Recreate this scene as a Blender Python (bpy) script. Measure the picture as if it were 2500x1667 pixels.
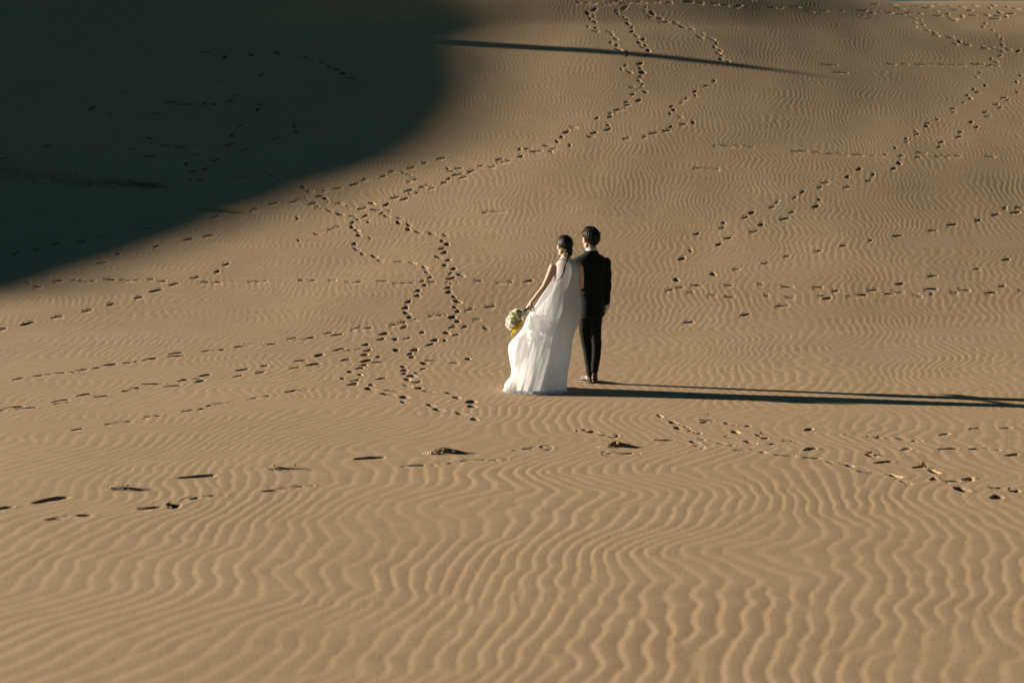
import bpy, bmesh, math, random
import numpy as np
from mathutils import Vector, Matrix, Quaternion

R = math.radians
scene = bpy.context.scene
for o in list(bpy.data.objects):
    bpy.data.objects.remove(o)
col = scene.collection

# ------------------------------------------------------------------ camera
CAM_H = 2.08
PITCH = R(5.64)
cam_d = bpy.data.cameras.new('camera')
cam = bpy.data.objects.new('camera', cam_d)
col.objects.link(cam)
cam.location = (0, 0, CAM_H)
cam.rotation_euler = (R(90) - PITCH, 0, 0)
cam_d.lens = 50
cam_d.sensor_width = 36
cam_d.clip_start = 0.1
cam_d.clip_end = 6000
cam_d.dof.use_dof = True
cam_d.dof.focus_distance = 16.0
cam_d.dof.aperture_fstop = 1.9
scene.camera = cam

# ------------------------------------------------------------------ sky, sun, exposure
SUN_EL = R(14.0)
SUN_BACK = R(15.0)           # shadows fall to the right and a little towards the camera
sdx, sdy = math.cos(SUN_BACK), -math.sin(SUN_BACK)      # horizontal travel of the light
TAN_EL = math.tan(SUN_EL)
world = bpy.data.worlds.new('World')
scene.world = world
world.use_nodes = True
wn = world.node_tree
wn.nodes.clear()
wo = wn.nodes.new('ShaderNodeOutputWorld')
wb = wn.nodes.new('ShaderNodeBackground')
ws = wn.nodes.new('ShaderNodeTexSky')
ws.sky_type = 'NISHITA'
ws.sun_disc = False
ws.sun_elevation = SUN_EL
ws.sun_rotation = math.atan2(-sdx, -sdy)
ws.altitude = 20
ws.air_density = 1.0
ws.dust_density = 0.6
ws.ozone_density = 2.0
wt = wn.nodes.new('ShaderNodeMix'); wt.data_type = 'RGBA'; wt.blend_type = 'MULTIPLY'
wt.inputs['Factor'].default_value = 1.0
wt.inputs['B'].default_value = (0.48, 1.0, 0.90, 1)      # the photograph's cool green white balance in the shade
wn.links.new(ws.outputs[0], wt.inputs['A'])
wn.links.new(wt.outputs['Result'], wb.inputs['Color'])
wb.inputs['Strength'].default_value = 0.0145
wn.links.new(wb.outputs[0], wo.inputs['Surface'])

sun_d = bpy.data.lights.new('sun', 'SUN')
sun = bpy.data.objects.new('sun', sun_d)
col.objects.link(sun)
sun_d.energy = 5.0
sun_d.angle = R(0.53)
sun_d.color = (1.0, 0.84, 0.65)
ldir = Vector((sdx * math.cos(SUN_EL), sdy * math.cos(SUN_EL), -math.sin(SUN_EL)))
sun.rotation_euler = ldir.to_track_quat('-Z', 'Y').to_euler()
sun.location = (-40, 20, 30)

scene.view_settings.view_transform = 'Standard'
scene.view_settings.look = 'None'
scene.view_settings.exposure = 1.06
scene.view_settings.gamma = 1.0
scene.view_settings.use_curve_mapping = False

# ------------------------------------------------------------------ helpers
def mesh_obj(name, verts, faces, mat=None, parent=None, smooth=True):
    me = bpy.data.meshes.new(name)
    me.from_pydata([tuple(v) for v in verts], [], faces)
    if smooth:
        me.polygons.foreach_set('use_smooth', [True] * len(me.polygons))
    me.update()
    o = bpy.data.objects.new(name, me)
    col.objects.link(o)
    if mat:
        me.materials.append(mat)
    if parent:
        o.parent = parent
    return o

def tag(o, label=None, cat=None, group=None, kind=None):
    if label: o['label'] = label
    if cat: o['category'] = cat
    if group: o['group'] = group
    if kind: o['kind'] = kind
    return o

def empty(name, loc):
    o = bpy.data.objects.new(name, None)
    o.empty_display_size = 0.2
    o.location = loc
    col.objects.link(o)
    return o

def new_mat(name, base, rough=0.8, spec=0.3):
    m = bpy.data.materials.new(name)
    m.use_nodes = True
    b = m.node_tree.nodes['Principled BSDF']
    b.inputs['Base Color'].default_value = (*base, 1)
    b.inputs['Roughness'].default_value = rough
    b.inputs['Specular IOR Level'].default_value = spec
    return m, b, m.node_tree

def noise_bump(m, b, nt, scale, strength, dist=0.01, detail=4, vec_scale=None):
    tc = nt.nodes.new('ShaderNodeTexCoord')
    n = nt.nodes.new('ShaderNodeTexNoise')
    n.inputs['Scale'].default_value = scale
    n.inputs['Detail'].default_value = detail
    src = tc.outputs['Object']
    if vec_scale:
        mp = nt.nodes.new('ShaderNodeMapping')
        mp.inputs['Scale'].default_value = vec_scale
        nt.links.new(src, mp.inputs['Vector'])
        src = mp.outputs['Vector']
    nt.links.new(src, n.inputs['Vector'])
    bp = nt.nodes.new('ShaderNodeBump')
    bp.inputs['Strength'].default_value = strength
    bp.inputs['Distance'].default_value = dist
    nt.links.new(n.outputs['Fac'], bp.inputs['Height'])
    nt.links.new(bp.outputs['Normal'], b.inputs['Normal'])
    return n

def color_noise(nt, b, scale, c0, c1, detail=4, lo=0.35, hi=0.65, vec_scale=None):
    tc = nt.nodes.new('ShaderNodeTexCoord')
    n = nt.nodes.new('ShaderNodeTexNoise')
    n.inputs['Scale'].default_value = scale
    n.inputs['Detail'].default_value = detail
    src = tc.outputs['Object']
    if vec_scale:
        mp = nt.nodes.new('ShaderNodeMapping')
        mp.inputs['Scale'].default_value = vec_scale
        nt.links.new(src, mp.inputs['Vector'])
        src = mp.outputs['Vector']
    nt.links.new(src, n.inputs['Vector'])
    r = nt.nodes.new('ShaderNodeValToRGB')
    r.color_ramp.elements[0].position = lo
    r.color_ramp.elements[1].position = hi
    r.color_ramp.elements[0].color = (*c0, 1)
    r.color_ramp.elements[1].color = (*c1, 1)
    nt.links.new(n.outputs['Fac'], r.inputs['Fac'])
    nt.links.new(r.outputs['Color'], b.inputs['Base Color'])
    return r

# ------------------------------------------------------------------ materials: sand
SAND_A = (0.448, 0.327, 0.209)
SAND_B = (0.486, 0.359, 0.234)
def sand_material():
    m, b, nt = new_mat('sand', SAND_A, 0.95, 0.15)
    tc = nt.nodes.new('ShaderNodeTexCoord')
    # broad tone drift, mid patches and fine grain
    n1 = nt.nodes.new('ShaderNodeTexNoise'); n1.inputs['Scale'].default_value = 0.35; n1.inputs['Detail'].default_value = 5
    n2 = nt.nodes.new('ShaderNodeTexNoise'); n2.inputs['Scale'].default_value = 140; n2.inputs['Detail'].default_value = 3
    for n in (n1, n2):
        nt.links.new(tc.outputs['Object'], n.inputs['Vector'])
    r1 = nt.nodes.new('ShaderNodeValToRGB')
    r1.color_ramp.elements[0].position = 0.3; r1.color_ramp.elements[0].color = (*SAND_A, 1)
    r1.color_ramp.elements[1].position = 0.7; r1.color_ramp.elements[1].color = (*SAND_B, 1)
    nt.links.new(n1.outputs['Fac'], r1.inputs['Fac'])
    r2 = nt.nodes.new('ShaderNodeValToRGB')
    r2.color_ramp.elements[0].position = 0.25; r2.color_ramp.elements[0].color = (0.72, 0.70, 0.67, 1)
    r2.color_ramp.elements[1].position = 0.75; r2.color_ramp.elements[1].color = (1.16, 1.16, 1.16, 1)
    nt.links.new(n2.outputs['Fac'], r2.inputs['Fac'])
    n4 = nt.nodes.new('ShaderNodeTexNoise'); n4.inputs['Scale'].default_value = 4.5; n4.inputs['Detail'].default_value = 8; n4.inputs['Roughness'].default_value = 0.7
    nt.links.new(tc.outputs['Object'], n4.inputs['Vector'])
    r4 = nt.nodes.new('ShaderNodeValToRGB')
    r4.color_ramp.elements[0].position = 0.3; r4.color_ramp.elements[0].color = (0.90, 0.88, 0.86, 1)
    r4.color_ramp.elements[1].position = 0.65; r4.color_ramp.elements[1].color = (1.04, 1.04, 1.04, 1)
    nt.links.new(n4.outputs['Fac'], r4.inputs['Fac'])
    m0 = nt.nodes.new('ShaderNodeMix'); m0.data_type = 'RGBA'; m0.blend_type = 'MULTIPLY'
    m0.inputs['Factor'].default_value = 1.0
    nt.links.new(r1.outputs['Color'], m0.inputs['A']); nt.links.new(r4.outputs['Color'], m0.inputs['B'])
    mx = nt.nodes.new('ShaderNodeMix'); mx.data_type = 'RGBA'; mx.blend_type = 'MULTIPLY'
    mx.inputs['Factor'].default_value = 1.0
    nt.links.new(m0.outputs['Result'], mx.inputs['A'])
    nt.links.new(r2.outputs['Color'], mx.inputs['B'])
    nt.links.new(mx.outputs['Result'], b.inputs['Base Color'])
    n3 = nt.nodes.new('ShaderNodeTexNoise'); n3.inputs['Scale'].default_value = 70; n3.inputs['Detail'].default_value = 4
    nt.links.new(tc.outputs['Object'], n3.inputs['Vector'])
    bp = nt.nodes.new('ShaderNodeBump'); bp.inputs['Strength'].default_value = 0.35; bp.inputs['Distance'].default_value = 0.004
    nt.links.new(n3.outputs['Fac'], bp.inputs['Height'])
    nt.links.new(bp.outputs['Normal'], b.inputs['Normal'])
    return m
SAND = sand_material()
def damp_shade_material():
    m, b, nt = new_mat('damp_shaded_sand', (0.20, 0.145, 0.10), 0.9, 0.2)          # moist sand tone with painted shade, so pit walls don't catch the sun
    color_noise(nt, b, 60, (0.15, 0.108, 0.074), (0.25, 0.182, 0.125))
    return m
DAMP_SHADE = damp_shade_material()

# ------------------------------------------------------------------ the dunes
rng = np.random.default_rng(11)

def sines(x, y, lam_x, lam_y, n, seed, spread=0.5):
    """smooth noise, about unit deviation, with typical wavelengths lam_x, lam_y"""
    g = np.random.default_rng(seed)
    out = np.zeros_like(x)
    for i in range(n):
        a = g.uniform(0, 2 * math.pi)
        s = math.exp(g.normal(0, spread))
        kx = 2 * math.pi / lam_x * math.cos(a) * s
        ky = 2 * math.pi / lam_y * math.sin(a) * s
        out += np.sin(kx * x + ky * y + g.uniform(0, 6.283))
    return out * math.sqrt(2.0 / n)

PY = np.array([-400, -60, -6, 0, 3, 6, 9, 12, 15, 17.2, 19.9, 23.8, 27.7, 32.9, 38.1, 42, 47.2, 51.1, 55, 59, 70, 100, 170, 400, 3000.0])
PZ = np.array([-3, 0.4, 0.5, 0.45, .22, .02, 0, 0, 0.0, .045, .237, .825, 1.57, 3.067, 4.817, 6.245, 8.12, 9.41, 10.17, 10.0, 8.6, 4.5, 2, 0, 0.0])
def pchip_slopes(x, y):
    h = np.diff(x); d = np.diff(y) / h
    m = np.zeros_like(y)
    for i in range(1, len(x) - 1):
        if d[i - 1] * d[i] > 0:
            w1, w2 = 2 * h[i] + h[i - 1], h[i] + 2 * h[i - 1]
            m[i] = (w1 + w2) / (w1 / d[i - 1] + w2 / d[i])
    return m
PM = pchip_slopes(PY, PZ)
def profile(y):
    y = np.clip(y, PY[0], PY[-1] - 1e-6)
    i = np.clip(np.searchsorted(PY, y, side='right') - 1, 0, len(PY) - 2)
    h = PY[i + 1] - PY[i]; t = (y - PY[i]) / h
    t2, t3 = t * t, t * t * t
    return ((2 * t3 - 3 * t2 + 1) * PZ[i] + (t3 - 2 * t2 + t) * h * PM[i]
            + (-2 * t3 + 3 * t2) * PZ[i + 1] + (t3 - t2) * h * PM[i + 1])

def sstep(a, b, x):
    t = np.clip((x - a) / (b - a), 0, 1)
    return t * t * (3 - 2 * t)

def base_height(x, y):
    """the open dune face, without the ridge on the left"""
    xc = np.clip(x, -30, 30)
    yy = y + 0.05 * xc * sstep(17, 26, y) - 0.11 * xc * sstep(31, 44, y) + 0.4 * np.sin(x * 0.30 + 0.6) * sstep(19, 28, y)
    z = profile(yy)
    far = sstep(10, 26, y)
    near = sstep(75, 58, np.abs(y)) * sstep(60, 40, np.abs(x))
    z = z + near * (0.003 + 0.008 * far) * sines(x, y, 7.5, 6.0, 14, 3)
    z = z + near * (0.0006 + 0.0014 * far) * sines(x, y, 2.2, 2.6, 16, 4)
    # the sweeping shoulder high on the right: a soft rim with a steeper face below it
    rim = 46.8 - 0.16 * (x - 7)
    z = z + 0.18 * np.exp(-((y - rim) / 1.5) ** 2) * sstep(1.5, 7, x) * sstep(22, 13, x)
    # the face steepens just under the crest in the middle
    z = z + 0.62 * sstep(45.4, 48.6, y) * sstep(-11, -5, x) * sstep(15, 2, x) * sstep(120, 70, y)
    # crest drops towards the right
    z = z - 0.44 * sstep(49, 56, y) * sstep(9.0, 15, x) * sstep(200, 70, y)
    z = z + 0.5 * sstep(50, 56, y) * sstep(7, 0, x) * sstep(120, 70, y)
    return z

A0 = -78.0
# (p, q): height of the ridge line over the light's grazing plane, along the ridge
RP = np.array([-80, 0, 8, 14, 20.4, 22.35, 24.5, 27.0, 29.3, 31.2, 33.1, 35.5, 37.7, 39.6, 41.6, 44.1, 46, 52, 70, 130.0])
RQ = np.array([-15, -12, -7.5, -4.6, -2.62, -2.36, -1.92, -1.27, -.45, .42, 1.12, 1.92, 2.62, 3.20, 3.78, 4.75, 5.6, 7.6, 10, 2.0])
def ridge_height(x, y):
    a = x * sdx + y * sdy
    p = x * -sdy + y * sdx
    hc = np.interp(p, RP, RQ) - A0 * TAN_EL
    d = a - A0
    return hc - 0.19 * d - 0.39 * (np.sqrt(d * d + 9.0) - 3.0)        # a rounded crest

def macro(x, y):
    b = base_height(x, y)
    r = ridge_height(x, y)
    k = 0.35
    h = np.clip(0.5 + 0.5 * (r - b) / k, 0, 1)
    gate = sstep(-14, -20, x) * sstep(320, 180, np.hypot(x, y))
    m = b * (1 - h) + r * h + k * h * (1 - h)
    return b + (m - b) * gate

# ripple phase from a random narrow-band field: it brings its own forks and dislocations
LAM = 0.118
NX, NY, DX, DY = 2560, 1536, 0.014, 0.040
def ripple_field():
    kx = np.fft.fftfreq(NX, DX)[None, :]
    ky = np.fft.fftfreq(NY, DY)[:, None]
    k0 = 1.0 / LAM
    s = np.exp(-((kx - k0) / (0.125 * k0)) ** 2 - (ky / (0.12 * k0)) ** 2)
    f = (rng.normal(size=(NY, NX)) + 1j * rng.normal(size=(NY, NX))) * s
    f = np.fft.ifft2(f)
    return (f / np.sqrt(np.mean(np.abs(f) ** 2))).astype(np.complex64)
RF = ripple_field()
def sample_field(x, y):
    u = x / DX; v = y / DY
    i = np.floor(u).astype(np.int64); j = np.floor(v).astype(np.int64)
    fu = (u - i).astype(np.float32); fv = (v - j).astype(np.float32)
    i0 = i % NX; i1 = (i + 1) % NX; j0 = j % NY; j1 = (j + 1) % NY
    return ((RF[j0, i0] * (1 - fu) + RF[j0, i1] * fu) * (1 - fv)
            + (RF[j1, i0] * (1 - fu) + RF[j1, i1] * fu) * fv)

RISE = 0.36
def ripple_profile(t):
    t = t - np.floor(t)
    s = np.clip(t / RISE, 0, 1)
    up = s * s * (3 - 2 * s)
    f = np.clip((t - RISE) / (1 - RISE), 0, 1)
    dn = 1 - (0.35 * f + 0.65 * f ** 2.2)
    return np.where(t < RISE, up, dn)

def ripples(x, y):
    zig = sines(x, y, 3.0, 1.9, 26, 21, 0.28)
    zig = np.arcsin(np.clip(0.52 * zig, -0.98, 0.98)) * 0.145
    zig2 = np.arcsin(np.clip(0.52 * sines(x, y, 1.1, 0.66, 22, 27, 0.3), -0.98, 0.98)) * 0.022
    big = 0.10 * sines(x, y, 5.0, 4.2, 14, 22)
    sm = 0.006 * sines(x, y, 0.5, 0.42, 24, 23, 0.4)
    f = sample_field(x - 0.16 * y + zig + zig2 + big + sm + 60, y + 40)
    ph = np.angle(f) / (2 * math.pi)
    mag = np.clip(np.abs(f) / 0.45, 0, 1)
    amp = (0.0022 - 0.0005 * np.exp(-((y - 15) / 5.0) ** 2)) * np.clip(1.0 + 0.22 * sines(x, y, 2.4, 2.4, 14, 24), 0.5, 1.5)
    far = sstep(20, 40, y)
    return (ripple_profile(ph) - 0.5) * amp * (0.5 + 0.5 * mag) * (1 + 0.30 * far)

def ground(x, y):
    x = np.asarray(x, float); y = np.asarray(y, float)
    return macro(x, y)

# a spot on the sand under a point of the photograph (2500 x 1667), found by walking the line of sight
cs, sn = math.cos(PITCH), math.sin(PITCH)
FPX = 2500 * 50 / 36
def spots(pts):
    pts = np.asarray(pts, float)
    u = (pts[:, 0] - 1250) / FPX
    v = -(pts[:, 1] - 833.5) / FPX
    dx, dy, dz = u, cs + v * sn, -sn + v * cs
    t = np.full(len(pts), 4.0)
    hit = np.zeros(len(pts), bool); lo = t.copy()
    for k in range(900):
        step = 0.004 * t + 0.02
        t2 = t + step
        h = CAM_H + dz * t2 - macro(dx * t2, dy * t2)
        now = (h < 0) & ~hit
        lo[now] = t[now]
        hit |= now
        t = np.where(hit, t, t2)
        if hit.all() or t.max() > 200: break
    hi = lo + 0.004 * lo + 0.02
    for k in range(18):
        mid = (lo + hi) / 2
        h = CAM_H + dz * mid - macro(dx * mid, dy * mid)
        lo = np.where(h > 0, mid, lo); hi = np.where(h > 0, hi, mid)
    return np.stack([dx * lo, dy * lo, CAM_H + dz * lo], 1), hit

def build_dunes():
    dense = np.linspace(-22.5, 22.5, 1201)
    left = np.arange(-82, -22.5, 0.35)
    rest = np.concatenate([np.linspace(22.5, 278, 92)[1:-1]])      # the way round behind the camera
    ang = np.radians(np.concatenate([dense, rest, left + 360]))
    ang_dense = np.radians(dense)
    rows = [0.5, 1, 1.6, 2.2, 2.8, 3.4, 3.9, 4.4, 4.8]
    r = 5.1
    while r < 20: rows.append(r); r += 0.018 + 0.0017 * r
    while r < 58: rows.append(r); r += 0.074
    while r < 112: rows.append(r); r += 0.4
    while r < 3000: rows.append(r); r *= 1.09
    rr = np.array(rows)
    x = (np.sin(ang)[None, :] * rr[:, None]).ravel()
    y = (np.cos(ang)[None, :] * rr[:, None]).ravel()
    nr, nc = len(rr), len(ang)
    z = macro(x, y)
    sel = (np.abs(x) < 0.46 * y + 0.5) & (y > 4.5) & (y < 60)
    z[sel] += ripples(x[sel], y[sel])
    # sunk under every footprint: the print's own mesh closes the pit
    zg = z.reshape(nr, nc)
    for (px, py, ang, hl, hw) in PITS:
        d = math.hypot(px, py)
        i0, i1 = np.searchsorted(rr, [d - 0.6, d + 0.6])
        th = math.atan2(px, py)
        j0, j1 = np.searchsorted(ang_dense, [th - 0.6 / d, th + 0.6 / d])
        xs = x.reshape(nr, nc)[i0:i1, j0:j1] - px; ys = y.reshape(nr, nc)[i0:i1, j0:j1] - py
        u = xs * math.cos(ang) + ys * math.sin(ang); w = -xs * math.sin(ang) + ys * math.cos(ang)
        inside = (u / hl) ** 2 + (w / hw) ** 2 < 1
        zg[i0:i1, j0:j1][inside] -= 0.20
    z = zg.ravel()
    co = np.stack([x, y, z], 1)
    co = np.vstack([co, [[0, 0, macro(np.array([0.0]), np.array([0.0]))[0]]]])
    me = bpy.data.meshes.new('sand_dunes')
    i = np.arange(nr - 1)[:, None] * nc
    j = np.arange(nc)[None, :]
    j2 = (j + 1) % nc
    quads = np.stack([i + j, i + j2, i + nc + j2, i + nc + j], -1).reshape(-1, 4)[:, ::-1]
    tri = np.stack([np.full(nc, nr * nc), np.arange(nc), (np.arange(nc) + 1) % nc], 1)[:, ::-1]
    me.vertices.add(len(co)); me.vertices.foreach_set('co', co.ravel())
    nl = quads.size + tri.size
    me.loops.add(nl)
    me.loops.foreach_set('vertex_index', np.concatenate([quads.ravel(), tri.ravel()]).astype(np.int32))
    me.polygons.add(len(quads) + len(tri))
    starts = np.concatenate([np.arange(len(quads)) * 4, quads.size + np.arange(len(tri)) * 3])
    me.polygons.foreach_set('loop_start', starts.astype(np.int32))
    me.polygons.foreach_set('use_smooth', np.ones(len(quads) + len(tri), bool))
    me.update(calc_edges=True)
    me.materials.append(SAND)
    o = bpy.data.objects.new('sand_dunes', me)
    col.objects.link(o)
    tag(o, 'rippled tan sand dune rising behind the couple, crossed by footprints', kind='structure')
    print('dunes', nr, nc, len(quads))
    return o

# ------------------------------------------------------------------ footprints: pieces of the dune
N_SEG = 26
# rings of a print: (scale of the sole outline, extra margin in metres, height, how much of the ripples it keeps)
RINGS = [(0.45, 0, -0.046, 0), (0.76, 0, -0.041, 0), (0.98, 0.0, -0.014, 0.1), (1.0, 0.010, 0.0010, 0.5), (1.0, 0.028, 0.0012, 0.8),
         (1.0, 0.050, 0.0010, 1), (1.0, 0.092, -0.0013, 1)]
def print_shape(g):
    """local outline points (x across, y along), heights, ripple share, for one footprint"""
    L, W = 0.126, 0.050
    ph = [g.uniform(0, 6.28) for _ in range(4)]
    pts = [(0, 0, -0.045, 0)]
    for k, (s, m, h, rk) in enumerate(RINGS):
        for i in range(N_SEG):
            t = 2 * math.pi * i / N_SEG
            y = L * math.sin(t); x = W * math.cos(t)
            x *= 1 + 0.20 * math.sin(t) - 0.22 * math.exp(-((math.sin(t) + 0.25) / 0.3) ** 2)
            ln = math.hypot(math.cos(t) / W, math.sin(t) / L)
            nx, ny = math.cos(t) / W / ln, math.sin(t) / L / ln
            wob = 1 + 0.08 * math.sin(2 * t + ph[0]) + 0.07 * math.sin(3 * t + ph[1]) + 0.05 * math.sin(6 * t + ph[2])
            hh = h
            if k in (3, 4): hh = h * (1.0 + 0.9 * math.sin(2 * t + ph[1]) + g.uniform(-.7, .9))
            elif k < 3: hh = h + g.uniform(-.004, .004)
            pts.append(((x * s + nx * m) * wob, (y * s + ny * m) * wob, hh, rk))
    return pts
PRINT_FACES = [(0, 1 + i, 1 + (i + 1) % N_SEG) for i in range(N_SEG)]
for k in range(len(RINGS) - 1):
    for i in range(N_SEG):
        a = 1 + k * N_SEG + i; b = 1 + k * N_SEG + (i + 1) % N_SEG
        PRINT_FACES.append((a, a + N_SEG, b + N_SEG, b))

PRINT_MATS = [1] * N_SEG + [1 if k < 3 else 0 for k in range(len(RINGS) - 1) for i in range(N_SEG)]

def clod_mesh(g, n, spread):
    v, f = [], []
    for c in range(n):
        r = g.uniform(0.005, 0.011) * (1.5 if c < 3 else 0.9)
        cx = g.gauss(0, spread); cy = g.gauss(0, spread * .5)
        cz = g.uniform(0.0, 0.020) * max(0, 1 - abs(cx) / spread / 2) + r * 0.4
        o = len(v)
        pts = [(0, 0, 1), (0, 0, -1)] + [(math.cos(q), math.sin(q), 0.45) for q in (0, 1.256, 2.513, 3.77, 5.027)] + [(math.cos(q + .63), math.sin(q + .63), -0.45) for q in (0, 1.256, 2.513, 3.77, 5.027)]
        for p in pts:
            s = r * g.uniform(0.75, 1.25)
            v.append((cx + p[0] * s, cy + p[1] * s, cz + p[2] * s * 0.85))
        for i in range(5):
            j = (i + 1) % 5
            f += [(o, o + 2 + i, o + 2 + j), (o + 2 + i, o + 7 + i, o + 2 + j), (o + 2 + j, o + 7 + i, o + 7 + j), (o + 1, o + 7 + j, o + 7 + i)]
    return v, f

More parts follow.
